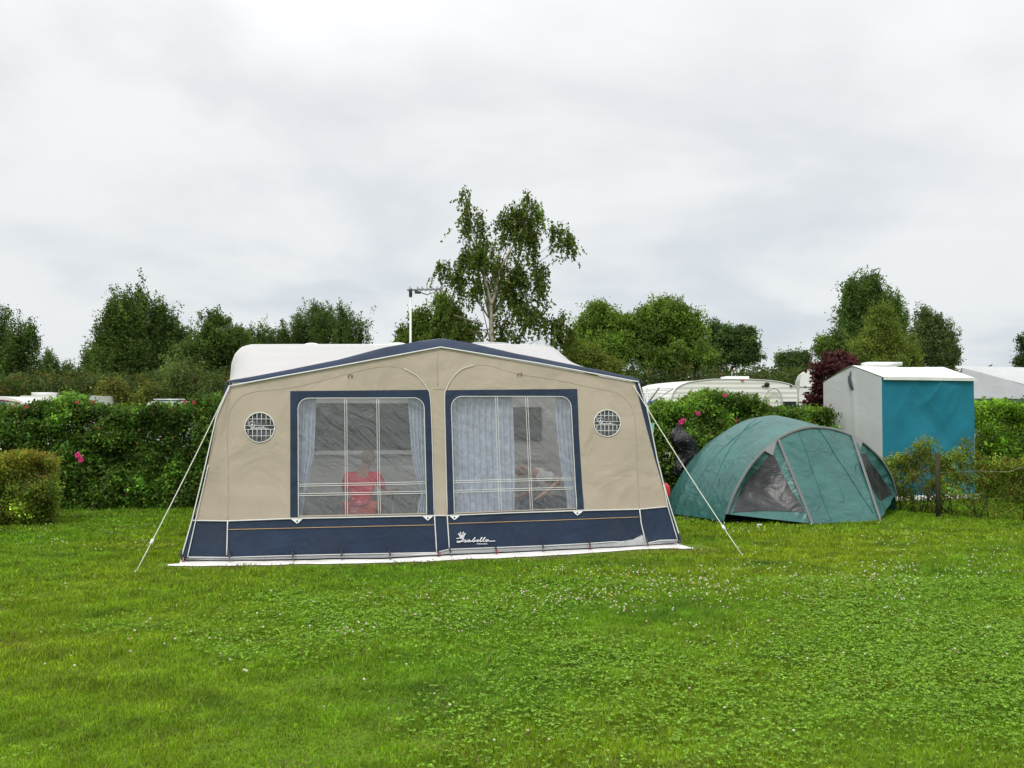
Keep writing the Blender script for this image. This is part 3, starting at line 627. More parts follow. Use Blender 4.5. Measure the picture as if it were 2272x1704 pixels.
def chair(label, c, fwd, seat_z, cloth, back=0.5, group='folding chairs inside the awning'):
    fwd = Vector(fwd).normalized(); sd_ = fwd.cross(Vector((0, 0, 1))); c = Vector(c)
    t = thing('folding_chair', label, 'chair', (c.x, c.y, 0.02), group)
    mb = MB(); mb.box(c + Vector((0, 0, seat_z)), 0.46, 0.42, 0.03, sd_, fwd); mb.build('seat', cloth, t)
    mb = MB()
    if back > 0.15: mb.box(c - fwd * 0.26 + Vector((0, 0, seat_z + back * 0.55)), 0.46, 0.03, back * 0.7, sd_, (fwd + Vector((0, 0, 0.2))).normalized(), (Vector((0, 0, 1)) - fwd * 0.2).normalized()); mb.build('backrest', cloth, t)
    if back <= 0.15: back = 0.02
    for s_ in (-1, 1):
        mb = MB(); mb.tube([c + sd_ * 0.24 * s_ + fwd * 0.22 + Vector((0, 0, 0.03)), c + sd_ * 0.24 * s_ - fwd * 0.20 + Vector((0, 0, seat_z)), c + sd_ * 0.24 * s_ - fwd * 0.33 + Vector((0, 0, seat_z + back))], 0.011, 8); mb.build('leg', alu, t)
        mb = MB(); mb.tube([c + sd_ * 0.22 * s_ - fwd * 0.22 + Vector((0, 0, 0.03)), c + sd_ * 0.22 * s_ + fwd * 0.20 + Vector((0, 0, seat_z))], 0.011, 8); mb.build('leg', alu, t)
    return t
def inpt(px, py, b):      # a point inside the awning at depth b behind its base line
    return rearP(px, py, b)
blue_cl = mat('blue_chair_cloth', (0.22, 0.38, 0.55), 0.9); red_cl = mat('red_shirt', (0.75, 0.05, 0.085), 0.9, 0.1, 8); white_cl = mat('white_shirt', (0.85, 0.84, 0.82), 0.9, 0.05, 6); jeans = mat('dark_trousers', (0.05, 0.06, 0.09), 0.9); red_tr = mat('red_trousers', (0.5, 0.10, 0.07), 0.9)
b0 = 0.95; c0 = inpt(800, 1110, b0); c0.z = 0.0
fw = (AWD + AU * 0.35).normalized(); sx = AU
def jp(c, f, s_, x, y, z): return Vector((c.x, c.y, 0)) + s_ * x + f * y + Vector((0, 0, z))
f1 = fw; s1 = f1.cross(Vector((0, 0, 1)))
J1 = dict(pelvis=(0, 0, .47), belly=(0, .01, .60), chest=(0.02, .04, .80), neck=(.04, .06, .95), head=(.07, .09, 1.085), sl=(-.17, .04, .86), el=(-.23, .10, .62), wl=(-.15, .32, .66), hl=(-.12, .38, .68),
          sr=(.20, .06, .86), er=(.28, .15, .64), wr=(.30, .38, .66), hr=(.31, .44, .67), hipl=(-.09, .05, .45), kl=(-.13, .42, .47), al=(-.14, .40, .09), tl=(-.15, .54, .05), hipr=(.09, .05, .45), kr=(.15, .42, .47), ar=(.16, .40, .09), tr=(.17, .54, .05))
J1 = {k: jp(c0, f1, s1, *v) for k, v in J1.items()}; J1['face'] = f1
person('person in a red shirt sitting with back turned behind the left awning window', J1, (c0.x, c0.y, 0.42), red_cl, red_tr, 1.0)
chair('folding stool with blue seat under the person in the red shirt', c0, f1, 0.37, blue_cl, 0.1)
b1 = 1.05; c1 = inpt(1238, 1110, b1); c1.z = 0; f2 = (-AU + AWD * 0.1).normalized(); s2 = f2.cross(Vector((0, 0, 1)))
J2 = dict(pelvis=(0, 0, .50), belly=(0, .10, .66), chest=(0, .24, .84), neck=(0, .38, .90), head=(0, .52, .90), sl=(-.17, .24, .86), el=(-.24, .02, .78), wl=(-.24, .22, .62), hl=(-.23, .29, .58),
          sr=(.17, .24, .86), er=(.22, .30, .60), wr=(.15, .50, .55), hr=(.14, .56, .54), hipl=(-.09, .05, .47), kl=(-.13, .45, .50), al=(-.14, .42, .09), tl=(-.14, .56, .05), hipr=(.09, .05, .47), kr=(.13, .45, .50), ar=(.14, .42, .09), tr=(.14, .56, .05))
J2 = {k: jp(c1, f2, s2, *v) for k, v in J2.items()}; J2['face'] = (f2 - Vector((0, 0, 0.6))).normalized()
person('person in a white shirt bending forward behind the right awning window', J2, (c1.x, c1.y, 0.45), white_cl, jeans, 1.0)
chair('folding chair under the person in the white shirt', c1, f2, 0.40, mat('grey_chair_cloth', (0.25, 0.25, 0.26), 0.9), 0.45)
tb = inpt(900, 1100, 1.5); t = thing('camping_table', 'camping table beside the person in the red shirt inside the awning', 'table', (tb.x, tb.y, 0.02))
mb = MB(); mb.box(Vector((tb.x, tb.y, 0.62)), 0.55, 0.75, 0.03, AU, AWD); mb.build('tabletop', mat('table_grey', (0.3, 0.3, 0.3), 0.5), t)
for i in (-1, 1):
    for j in (-1, 1): mb = MB(); mb.tube([Vector((tb.x, tb.y, 0.02)) + AU * 0.24 * i + AWD * 0.33 * j, Vector((tb.x, tb.y, 0.61)) + AU * 0.2 * i + AWD * 0.28 * j], 0.012, 8); mb.build('leg', alu, t)
bc = Vector((tb.x, tb.y, 0.635)) + AU * 0.08 - AWD * 0.2
mb = MB(); mb.tube([bc, bc + Vector((0, 0, 0.03)), bc + Vector((0, 0, 0.07))], [0.05, 0.08, 0.10], 16); tag(mb.build('bowl', lettering), 'white bowl on the camping table inside the awning', 'bowl')

# ------------------------------------------------------------------ green dome tent
TE = Vector((0.869, 0.494, 0)).normalized(); TB = Vector((-TE.y, TE.x, 0)); TM = Vector((4.81, 15.97, 0)); HW0 = 1.87
teal = mat('green_nylon', (0.042, 0.150, 0.138), 0.36, 0.16, 2.5, spec=0.5, wr=0.8, wscale=3.2, trans=0.1)
greys = mat('grey_sleeve', (0.17, 0.18, 0.18), 0.7)
dome = thing('dome_tent', 'green dome tent with a grey arched sleeve, pitched right of the big awning', 'tent', TM)
def hw(d): return HW0 * max(0, 1 - (d / 2.9) ** 3.3) ** 0.8
HH = [(0, 1.41), (0.45, 1.53), (0.9, 1.60), (1.4, 1.54), (1.9, 1.33), (2.3, 1.02), (2.6, 0.68), (2.9, 0.10)]
def hh(d): return byx(HH, d)
def dome_pt(d, s, o_=0.0):
    k_ = min(1, d / 0.5); z = hh(d) * max(0, 1 - abs(s) ** (2.0 - 0.4 * k_)) ** ((0.58 - 0.12 * s) * (1 - k_) + 0.72 * k_); x = hw(d) * s
    sc = 0.05 * (math.cos(d * 5.2)) * (1 - z) if z < 1 else 0
    p = TM + TE * (x + (-sc if s < 0 else sc) * 0.6) + TB * d; p.z = max(0.05 if abs(s) > 0.999 else 0.03, z + 0.04 + 0.008 * noise.noise(Vector((x * 2, d * 2, 1))))
    p += (TE * (1 if s > 0 else -1)) * (0.022 * math.sin(d * 26 + 3 * noise.noise(Vector((d * 3, 0, 0)))) * max(0, 1 - z / 0.55) ** 1.5) * (d > 0.05) + TE * 0.018 * noise.noise(Vector((d * 3.0, z * 3.0, s * 2)))
    if o_:
        n_ = Vector((TE.x * s, TE.y * s, 0.6)).normalized(); p += n_ * o_
    return p
V, Fc = grid(lambda u, v: dome_pt(2.9 * v, -1 + 2 * u), 60, 40); obj('flysheet', V, Fc, teal, dome)
def hoop(s): return dome_pt(0, s)
# grey pole sleeve along the front hoop
V = []; Fc = []; n_ = 70
for i in range(n_ + 1):
    s = -0.985 + 1.97 * i / n_; p = hoop(s) + TB * -0.005; c = TM.copy(); r_ = (p - Vector((TM.x, TM.y, 0.35))).normalized()
    V += [p + r_ * 0.008, p + r_ * 0.018 - TB * 0.025, p - r_ * 0.018 - TB * 0.04, p - r_ * 0.028 - TB * 0.03]
for i in range(n_):
    for j in range(3): Fc.append((i * 4 + j, (i + 1) * 4 + j, (i + 1) * 4 + j + 1, i * 4 + j + 1))
obj('pole_sleeve', V, Fc, greys, dome)
FA = G(1800, 1166); FB = G(1951, 1159); FA.z = FB.z = 0.03
def s_of(px):
    best = min(range(-98, 99), key=lambda i: abs((CX + F * hoop(i / 100).x / hoop(i / 100).y) - px)); return best / 100
sA, sB = s_of(1722), s_of(1886)
def ruled(top, bot, bulge=0.05, fold=0.0, seed=0):
    def fn(u, v):
        p = bot(u).lerp(top(u), v); p = p + (-TB) * bulge * math.sin(math.pi * v) * math.sin(math.pi * u); p = p - TB * (0.02 * noise.noise(Vector((u * 5 + seed, v * 3, seed))) + 0.012 * math.sin(40 * u * (0.4 + v * 0.3) + seed) * (1 - v) ** 2 + 0.02 * noise.noise(Vector((u * 9 - v * 4, v * 4 + u * 3, seed + 2.0))) * math.sin(math.pi * v)) - TB * 0.012
        return p
    return fn
FL, FR = hoop(-0.985), hoop(0.985)
cen = ruled(lambda u: hoop(sA + (sB - sA) * u), lambda u: FA.lerp(FB, u) - TB * 0.05 * math.sin(u * 3.14), -0.03)
lef = ruled(lambda u: hoop(-0.985 + (sA + 0.985) * u), lambda u: FL.lerp(FA, u) - TB * 0.05 * math.sin(u * 3.14), -0.22, seed=3)
rig = ruled(lambda u: hoop(sB + (0.985 - sB) * u), lambda u: FB.lerp(FR, u), -0.12, seed=5)
V, Fc = grid(cen, 24, 20); obj('door_panel', V, Fc, teal, dome)
V, Fc = grid(lef, 40, 40); pl = obj('front_panel', V, Fc, teal, dome); V2, F2 = grid(rig, 40, 40); pr = obj('front_panel', V2, F2, teal, dome)
def panel_window(fn, pts, par):
    L = [Vector((a, b, 0)) for a, b in pts]; tr = tessellate_polygon([L]); bm = bmesh.new(); vs = [bm.verts.new(p) for p in L]
    for q in tr: bm.faces.new([vs[i] for i in q])
    for ax in (0, 1):
        for c in [i * 0.05 for i in range(1, 20)]:
            co = [0, 0, 0]; no = [0, 0, 0]; co[ax] = c; no[ax] = 1; bmesh.ops.bisect_plane(bm, geom=bm.verts[:] + bm.edges[:] + bm.faces[:], plane_co=co, plane_no=no, dist=1e-5)
    bm.verts.index_update(); V = [fn(v.co.x, v.co.y) - TB * 0.012 for v in bm.verts]; Fc = [tuple(v.index for v in f.verts) for f in bm.faces]; bm.free()
    obj('window', V, Fc, wfilm, par)
wfilm = mat('glossy_dark_film', (0.020, 0.021, 0.024), 0.38, 0.7, 5, spec=0.5, wr=0.6, wscale=3.0)
panel_window(lef, [(0.09, 0.14), (0.96, 0.13), (0.93, 0.45), (0.87, 0.90), (0.72, 0.84), (0.46, 0.68), (0.22, 0.46)], pl)
panel_window(rig, [(0.10, 0.80), (0.20, 0.40), (0.35, 0.15), (0.86, 0.12), (0.80, 0.45), (0.62, 0.66), (0.30, 0.84)], pr)
for top, bot in ((sA, FA), (sB, FB)):
    a = hoop(top) - TB * 0.05; b = bot - TB * 0.03
    V, Fc = grid(lambda u, v: a.lerp(b, v) + TE * (u - 0.5) * 0.062 - TB * (0.012 * math.sin(u * 3.14)), 3, 12); obj('zip_strip', V, Fc, greys, dome)
# side flaps where the sleeve is cut open
for s0, s1 in ((sA - 0.15, sA - 0.01), (sB + 0.01, sB + 0.13)):
    pts = [hoop(s0 + (s1 - s0) * i / 6) - TB * 0.04 for i in range(7)]; m_ = (pts[0] + pts[-1]) / 2 - Vector((0, 0, 0.16)) - TB * 0.045
    V = pts + [m_]; Fc = [(i, i + 1, 7) for i in range(6)]; obj('vent_flap', V, Fc, mat('pale_flap', (0.27, 0.28, 0.28), 0.7), dome)
seamg = mat('dark_green_seam', (0.045, 0.14, 0.128), 0.7)
mb = MB()
mb.tube([cen(0.28, 0.98 - 0.96 * i / 12) - TB * 0.003 for i in range(13)], 0.005, 5); mb.tube([cen(0.55 + 0.38 * i / 12, 0.98 - 0.9 * i / 12) - TB * 0.008 for i in range(13)], 0.005, 5)
mb.build('seam', seamg, dome)
mb = MB()
for d0, s0, d1, s1 in ((0.55, -0.97, 1.0, -0.15), (1.05, -0.97, 0.8, -0.2), (0.55, 0.97, 1.0, 0.15)):
    mb.tube([dome_pt(d0 + (d1 - d0) * i / 20, s0 + (s1 - s0) * i / 20, 0.001) for i in range(21)], 0.006, 5)
mb.build('fly_seam', seamg, dome)
for px, py in ((1800, 1168), (1953, 1161), (1607, 1165), (1545, 1153), (1500, 1146)):
    mb = MB(); p = G(px, py); mb.tube([p + Vector((0, 0, 0.05)), p - Vector((0, 0, 0.04))], 0.007, 5); mb.build('peg', steel, dome)
mb = MB(); mb.box(TM + TB * 1.3 + Vector((0, 0, 0.03)), 2.9, 2.2, 0.03, TE, TB); mb.build('groundsheet', blackp, dome)
# loose guy line with bent peg in front
gl = thing('guy_line', 'loose guy line with a bent white peg in front of the green dome tent', 'guy line', G(1684, 1185))
Yg = G(1684, 1180).y
mb = MB(); mb.tube([at(1686, 1177, Yg), at(1681, 1163, Yg), at(1690, 1164.5, Yg)], 0.012, 6); mb.build('peg', lettering, gl)
mb = MB(); mb.tube(spline([tuple(at(1686, 1177, Yg)), tuple(at(1683, 1187, Yg)), tuple(at(1688, 1186, Yg)), tuple(at(1685, 1194, Yg)), tuple(G(1675, 1214) + Vector((0, 0, 0.02)))], 5), 0.008, 5); mb.ball(at(1685.5, 1189, Yg), 0.025); mb.build('cord', rope_m, gl)

# ------------------------------------------------------------------ utility tent with the teal front
ut = thing('utility_tent', 'tall square utility tent with teal blue front, grey side and white roof', 'tent', (8.0, 19.8, 0))
UF = Vector((6.96, 18.9, 0)); UE = Vector((1.98, 0.62, 0)).normalized(); UBk = Vector((-0.72, 1.22, 0)).normalized(); UWd = 2.12; UDp = 1.42; UZ = 2.355
uteal = mat('teal_cloth', (0.010, 0.175, 0.255), 0.75, 0.10, 1.5, 0.3, 150, wr=0.25, wscale=2.1); ugrey = mat('grey_cloth', (0.45, 0.465, 0.455), 0.8, 0.05, 1.5, 0.3, 150, wr=0.25, wscale=2)
def ufr(u, v, o_=0.0):
    x = UWd * u; z = UZ * v; f = (0.07 * noise.noise(Vector((x * 1.5 + z * 1.1, z * 0.9, 2))) + 0.018 * max(0, 1 - 4 * abs(noise.noise(Vector((x * 1.7 - z * 1.0, z * 0.6 + x * 0.5, 6)))))  + 0.012 * max(0, 1 - 4 * abs(noise.noise(Vector((x * 1.5 + z * 1.3, z * 0.4, 16)))))) * math.sin(math.pi * min(1, u)) + 0.016 * math.sin(7 * (x - 0.6 * z)) * u * (1 - v) * 1.2
    return UF + UE * x - UBk * (f + o_) + Vector((0, 0, z))
V, Fc = grid(lambda u, v: ufr(u, 0.05 + 0.945 * v), 90, 90); obj('front_panel', V, Fc, uteal, ut)
RZ = 2.63
def uside(off, bulge):
    def fn(u, v):
        d = UDp * u; top = UZ - 0.06 * u + (RZ - UZ) * (1 - abs(u - 0.5) * 2); z = top * v
        p = UF + UE * off + UBk * d + Vector((0, 0, z)); return p - UE * bulge * (0.03 * noise.noise(Vector((d * 2, z, 5))) + 0.025 * math.exp(-((d - 0.62 - (z - 1.2) * 0.05) / 0.06) ** 2) * min(1, z / 2) * (z < 2.4)) * math.sin(math.pi * u)
    return fn
V, Fc = grid(uside(0, 1), 40, 30); obj('side_panel', V, Fc, ugrey, ut); V, Fc = grid(uside(UWd, -1), 16, 12); obj('side_panel', V, Fc, ugrey, ut)
def uroof(u, v):
    d = -0.05 + (UDp + 0.05) * v; vv = d / UDp; z = UZ - 0.06 * max(0, vv) + (RZ - UZ) * (1 - abs(vv - 0.5) * 2); x = -0.015 + (UWd + 0.025) * u; return UF + UE * x + UBk * d + Vector((0, 0, z + 0.02 - 0.02 * math.sin(math.pi * u)))
V, Fc = grid(uroof, 20, 16); obj('roof', V, Fc, mat('white_pvc', (0.76, 0.76, 0.75), 0.5, 0.03), ut)
mb = MB(); mb.box(UF + UE * UWd / 2 - UBk * 0.055 + Vector((0, 0, UZ - 0.02)), UWd + 0.01, 0.012, 0.06, UE, UBk); mb.build('valance', mat('white_hem', (0.72, 0.73, 0.70), 0.6), ut, smooth=False)
mb = MB(); mb.box(UF + UE * UWd / 2 - UBk * 0.04 + Vector((0, 0, 0.06)), UWd + 0.1, 0.05, 0.12, UE, UBk); mb.build('ground_flap', sheet_m, ut)
fl = uside(0, 1)
# zip pocket flap hanging open at the top of the side
V = [fl(0.56, 0.95) - UE * 0.01, fl(0.52, 0.965) - UE * 0.01, fl(0.47, 0.86) - UE * 0.06, fl(0.42, 0.82) - UE * 0.05, fl(0.5, 0.83) - UE * 0.03]
def tear(u, v):
    a0 = fl(0.44 + 0.07 * (1 - v) - 0.0, 0.97 - 0.14 * v); return a0 - UE * (0.02 + 0.05 * u * math.sin(v * 3.1)) + UBk * (0.07 * u * v)
V, Fc = grid(tear, 4, 12); obj('torn_flap', V, Fc, mat('dark_flap', (0.06, 0.07, 0.075), 0.7), ut)
mb = MB(); mb.ball(UF + UE * 0.75 + UBk * (UDp * 0.5 + 0.35) + Vector((0, 0, RZ - 0.06)), 0.5, 0.2, 0.16, 16, 8)
dm = mb.build('roof_hatch', hatch_m); bpy.data.objects.remove(dm)

# ------------------------------------------------------------------ pale awning at the right edge and its caravan
fa = thing('awning_tent', 'pale grey awning with a dark navy band, behind the hedge at the right edge', 'awning', (12.6, 24, 0))
YA = 24.0
def q3(u, v, A, B, Cc, Dd): return A.lerp(B, u).lerp(Dd.lerp(Cc, u), v)
lg_m = mat('pale_awning_cloth', (0.36, 0.37, 0.38), 0.6, 0.08, 2, trans=0.2, wr=0.8, wscale=1.5); lw_m = mat('white_awning_roof', (0.62, 0.63, 0.64), 0.5, 0.05, trans=0.2)
A0 = at(2118, 812, YA + 2.6); A1 = at(2420, 818, YA + 3.4); B0 = at(2135, 816, YA + 1.2); B1 = at(2420, 902 - 10, YA + 0.2)
V, Fc = grid(lambda u, v: q3(u, v, A0, A1, B1, B0) - Vector((0, 0, 0.05 * math.sin(math.pi * v))), 16, 8); obj('roof', V, Fc, lw_m, fa)
E0 = at(2130, 884, YA); E1 = at(2420, 886, YA + 0.2)
V, Fc = grid(lambda u, v: q3(u, v, B0, B1, E1, E0) - Vector((0, 0.05 * math.sin(9 * u + 5 * v) * (1 - u), 0)), 40, 12); obj('gable', V, Fc, lg_m, fa)
V, Fc = grid(lambda u, v: q3(u, v, E0, E1, at(2420, 896, YA), at(2130, 893, YA)), 16, 2); obj('band', V, Fc, navy, fa)
V, Fc = grid(lambda u, v: q3(u, v, at(2130, 893, YA), at(2420, 896, YA), Vector((at(2420, 896, YA).x, YA, 0)), Vector((at(2130, 893, YA).x, YA, 0))), 16, 4); obj('front_wall', V, Fc, mat('pale_blue_wall', (0.45, 0.52, 0.62), 0.6, 0.1), fa)

def simple_caravan(name_label, prof_px, Y, width, dirv, group='caravans parked beyond the hedge'):
    """prof_px: outline of the near side in picture px (left to right, over the top); dirv: world direction in which the body runs back"""
    P = [at(x, y, Y) for x, y in prof_px]; zlow = 0.45
    out_ = [Vector((P[0].x, P[0].y, zlow))] + P + [Vector((P[-1].x, P[-1].y, zlow))]
    c = sum(P, Vector()) / len(P); t = thing('caravan', name_label, 'caravan', (c.x, c.y + width / 2, 0), group)
    V, Fc = prism(out_[::-1], Vector(dirv).normalized() * width); obj('body', V, Fc, gelcoat, t, smooth=False)
    for s_ in (0.1, width - 0.3):
        mb = MB(); w0 = Vector((c.x, c.y, 0.32)) + Vector(dirv).normalized() * s_; mb.tube([w0, w0 + Vector(dirv).normalized() * 0.18], 0.31, 18); mb.build('wheel', rubber, t)
    return t, c
YC = 25.0
sidem = mat('ribbed_white_side', (0.76, 0.76, 0.70), 0.4, 0.02, 2)
tt = sidem.node_tree; wv = N(tt, 'ShaderNodeTexWave', wave_type='BANDS', bands_direction='Z'); wv.inputs['Scale'].default_value = 2.6; tcx = N(tt, 'ShaderNodeTexCoord'); tt.links.new(tcx.outputs['Object'], wv.inputs['Vector'])
bb_ = N(tt, 'ShaderNodeBump'); bb_.inputs['Strength'].default_value = 0.3; bb_.inputs['Distance'].default_value = 0.03; tt.links.new(wv.outputs[0], bb_.inputs['Height']); tt.links.new(bb_.outputs[0], tt.nodes['Principled BSDF'].inputs['Normal'])
pp = [(1487, 905), (1489, 887), (1494, 872), (1502, 861), (1513, 854), (1528, 848.5), (1550, 845), (1582, 842), (1625, 841.5), (1662, 842), (1700, 844), (1728, 847), (1750, 852), (1769, 860), (1771, 880), (1771, 905)]
mc, cc_ = simple_caravan('white ribbed caravan with a curved roof, over the rose hedge behind the green tent', pp, YC, 2.1, (-0.35, 0.94, 0))
body = mc.children[0]; body.data.materials.clear(); body.data.materials.append(sidem)
def cpt(x, y, d=0.02): return at(x, y, YC) - Vector((0, d, 0))
mb = MB(); mb.tube([cpt(x, y, 0.0) for x, y in pp], 0.018, 6); mb.build('edge_moulding', mat('grey_moulding', (0.45, 0.46, 0.45), 0.5), mc)
def strip(name, x0, y0, x1, y1, m, par, th=0.03):
    a = at(x0, y0, YC); b = at(x1, y1, YC); mb = MB(); mb.box(Vector(((a.x + b.x) / 2, YC - th / 2 - 0.003, (a.z + b.z) / 2)), abs(b.x - a.x), th, abs(a.z - b.z)); return mb.build(name, m, par, smooth=False)
strip('window', 1520, 890, 1700, 915, glassd, mc); strip('window', 1734, 891, 1766, 915, glassd, mc); strip('marker_light', 1644, 842.5, 1650, 844.8, redp, mc, 0.04); strip('handle', 1690, 855.5, 1696, 857.5, blackp, mc, 0.04); strip('handle', 1752, 855.5, 1757, 857.5, blackp, mc, 0.04)
mb = MB(); p = at(1701, 853.5, YC); mb.tube([p - Vector((0, 0.05, 0)), p - Vector((0, -0.01, 0))], 0.06, 18); mb.tube([p - Vector((0, 0.06, 0)), p - Vector((0, 0.04, 0))], 0.03, 12); mb.build('flue', blackp, mc)
ar = [(1696, 905), (1695, 885), (1697, 874), (1704, 865), (1713, 861), (1722, 864), (1729, 873), (1732, 886), (1732, 905)]
mb = MB(); mb.tube([cpt(x, y, 0.12) for x, y in spline(ar, 4)], 0.022, 8); mb.build('door_canopy_arch', mat('arch_grey', (0.5, 0.51, 0.51), 0.5), mc)
h0 = at(1608, 841, YC + 0.8); h1 = at(1660, 841, YC + 0.8); mb = MB(); mb.box(Vector(((h0.x + h1.x) / 2, YC + 1.0, at(1630, 839.5, YC + 0.8).z)), h1.x - h0.x, 0.6, 0.10); mb.build('roof_hatch', lettering, mc, smooth=False)
a_ = at(1624, 838, YC + 0.9); mb = MB(); mb.tube([a_, a_ + Vector((0, 0, 0.14))], 0.008, 5); mb.build('aerial', alu, mc)
rc, _ = simple_caravan('white caravan with a rounded end, mostly hidden by the red leaved shrub', [(1773, 880), (1774, 860), (1776, 842), (1781, 829), (1790, 821), (1802, 817), (1830, 815), (1990, 812), (2010, 830), (2012, 880)], 30.0, 2.1, (0.2, 0.97, 0))
mb = MB(); mb.tube([at(1774, 858, 30) - Vector((0, 0.02, 0)), at(1960, 857, 30) - Vector((0, 0.02, 0))], 0.015, 5); mb.build('trim_line', alu, rc)
h0 = at(1918, 812, 31); h1 = at(1994, 812, 31); mb = MB(); mb.box(Vector(((h0.x + h1.x) / 2, 31, at(1950, 808.5, 31).z)), h1.x - h0.x, 0.6, 0.12); mb.build('roof_hatch', lettering, rc)
# left: caravan, motorhome and van beyond the hedge
lc, _ = simple_caravan('white caravan with a roof hatch, seen over the far left part of the hedge', [(36, 905), (38, 884), (46, 878), (149, 877), (185, 877), (186, 900), (188, 920)], 33.0, 2.2, (0.15, 0.98, 0))
mb = MB(); a_ = at(79, 876, 34); b_ = at(122, 873.5, 34); mb.box(Vector(((a_.x + b_.x) / 2, 34, (a_.z + b_.z) / 2)), b_.x - a_.x, 0.6, 0.12); mb.build('roof_hatch', hatch_m, lc)
mb = MB(); a_ = at(149, 878, 33); b_ = at(184, 899, 33); mb.box(Vector(((a_.x + b_.x) / 2, 32.98, (a_.z + b_.z) / 2)), b_.x - a_.x, 0.03, a_.z - b_.z); mb.build('end_panel', mat('grey_end', (0.5, 0.5, 0.5), 0.5), lc)
mb = MB(); mb.ball(at(188, 897, 32.9), 0.05, 0.05, 0.06); mb.build('tail_light', redp, lc)
mh = thing('motorhome', 'white motorhome nose with a green tinted windscreen at the left edge, beyond the hedge', 'motorhome', (at(0, 900, 26).x - 1, 27, 0))
mo = [(-90, 910), (-90, 879), (0, 879), (20, 882), (40, 887), (56, 895), (62, 915)]
P = [at(x, y, 26) for x, y in mo]; V, Fc = prism([Vector((P[0].x, P[0].y, 0.5))][:0] + [Vector((P[0].x, 26, 0.4))] + P + [Vector((P[-1].x + 0.3, 26, 0.4))], (0.1, 2.1, 0)); obj('body', V, Fc, gelcoat, mh, smooth=False)
V, Fc = prism([at(x, y, 26) - Vector((0, 0.03, 0)) for x, y in ((-40, 889), (5, 889), (22, 897), (30, 925), (-40, 925))], (0, 0.02, 0)); obj('windscreen', V, Fc, mat('tinted_glass', (0.10, 0.20, 0.19), 0.1, spec=0.6), mh, smooth=False)
mb = MB(); mb.tube([at(-40, 888, 26) - Vector((0, 0.03, 0)), at(8, 888, 26) - Vector((0, 0.03, 0)), at(45, 894, 26) - Vector((0, 0.03, 0))], 0.018, 5); mb.build('stripe', mat('maroon', (0.25, 0.05, 0.06), 0.4), mh)
for dx in (-1.2, 0.3): mb = MB(); w0 = Vector((at(0, 900, 26).x + dx, 26.05, 0.33)); mb.tube([w0, w0 + Vector((0, 0.2, 0))], 0.33, 16); mb.build('wheel', rubber, mh)
def van(label, px0, px1, ytop, Y, col):
    a = at(px0, ytop, Y); b = at(px1, ytop, Y); L = b.x - a.x; H = a.z
    t = thing('parked_van', label, 'van', ((a.x + b.x) / 2, Y + 0.8, 0), 'vehicles parked beyond the hedge')
    pr = [(0, 0.35), (-0.1 * L, 0.9), (-0.06 * L, H * 0.62), (0.0, H * 0.80), (0.10 * L, H - 0.04), (0.2 * L, H), (0.95 * L, H), (1.0 * L, H - 0.06), (1.03 * L, H * 0.6), (1.03 * L, 0.35)]
    V, Fc = prism([Vector((a.x + x, Y, z)) for x, z in pr], (0, 1.7, 0)); obj('body', V, Fc, col, t, smooth=False)
    mb = MB(); mb.box(Vector((a.x + 0.55 * L, Y - 0.006, H * 0.80)), 0.8 * L, 0.02, H * 0.22); mb.build('window', glassd, t, smooth=False)
    for f in (0.15, 0.85): mb = MB(); w0 = Vector((a.x + f * L, Y - 0.02, 0.32)); mb.tube([w0, w0 + Vector((0, 0.2, 0))], 0.32, 16); mb.build('wheel', rubber, t)
    mb = MB(); mb.tube([Vector((a.x + 0.2 * L, Y + 0.1, H + 0.05)), Vector((a.x + 0.9 * L, Y + 0.1, H + 0.05))], 0.02, 6); mb.build('roof_rail', alu, t)
silver = mat('silver_paint', (0.55, 0.58, 0.62), 0.3, 0.03, metal=0.3)
van('silver van whose roof shows above the hedge left of the awning', 318, 418, 890, 30, silver)
van('grey van roof beside the left eave of the big awning, beyond the hedge', 462, 520, 880, 34, mat('grey_paint', (0.35, 0.37, 0.40), 0.3))

# ------------------------------------------------------------------ clutter between awning and dome tent
bp_ = thing('bin_post', 'pair of short posts holding the black bag in front of the rose hedge', 'post', G(1520, 1125))
YB = G(1520, 1125).y
mb = MB(); b_ = at(1524, 1125, YB); mb.tube([Vector((b_.x, YB, 0)), Vector((b_.x, YB, 1.15))], 0.022, 8); mb.build('steel_post', steel, bp_)
mb = MB(); b_ = at(1514, 1125, YB); mb.tube([Vector((b_.x, YB + 0.02, 0)), Vector((b_.x, YB + 0.02, 0.9))], 0.02, 6); mb.build('wooden_post', bark_m, bp_)
bagm = mat('black_bag_film', (0.007, 0.007, 0.008), 0.32, 0.2, spec=0.5, wr=1.0, wscale=8)
bt = at(1518, 950, YB).z; bb0 = at(1518, 1056, YB).z; bcx = at(1519, 1000, YB).x
def bag(u, v):
    a = u * 2 * math.pi; z = bb0 + (bt - bb0) * v; r = (0.115 + 0.085 * math.sin(math.pi * (0.10 + 0.80 * v)) + 0.02 * math.sin(v * 9)) * (1 - max(0, v - 0.86) / 0.14 * 0.75)
    r *= 1 + 0.06 * noise.noise(Vector((a * 4, v * 14, 3))) + 0.14 * math.sin(5 * a + 4 * v) + 0.09 * math.sin(11 * a - 6 * v) + 0.50 * noise.noise(Vector((math.cos(a) * 1.8, math.sin(a) * 1.8, v * 3.5))); sh = 0.10 * math.sin(v * 4.5)
    return Vector((bcx - 0.02 + sh * 0.6 + r * math.cos(a), YB - 0.02 + r * 0.7 * math.sin(a), z + 0.16 * noise.noise(Vector((math.cos(a) * 1.4, math.sin(a) * 1.4, 1))) * (0.3 + v)))
V, Fc = grid(bag, 40, 30); V.append(Vector((bcx, YB, bt + 0.01))); n0 = 30 * 41
for i in range(40): Fc.append((n0 + i, n0 + i + 1, len(V) - 1))
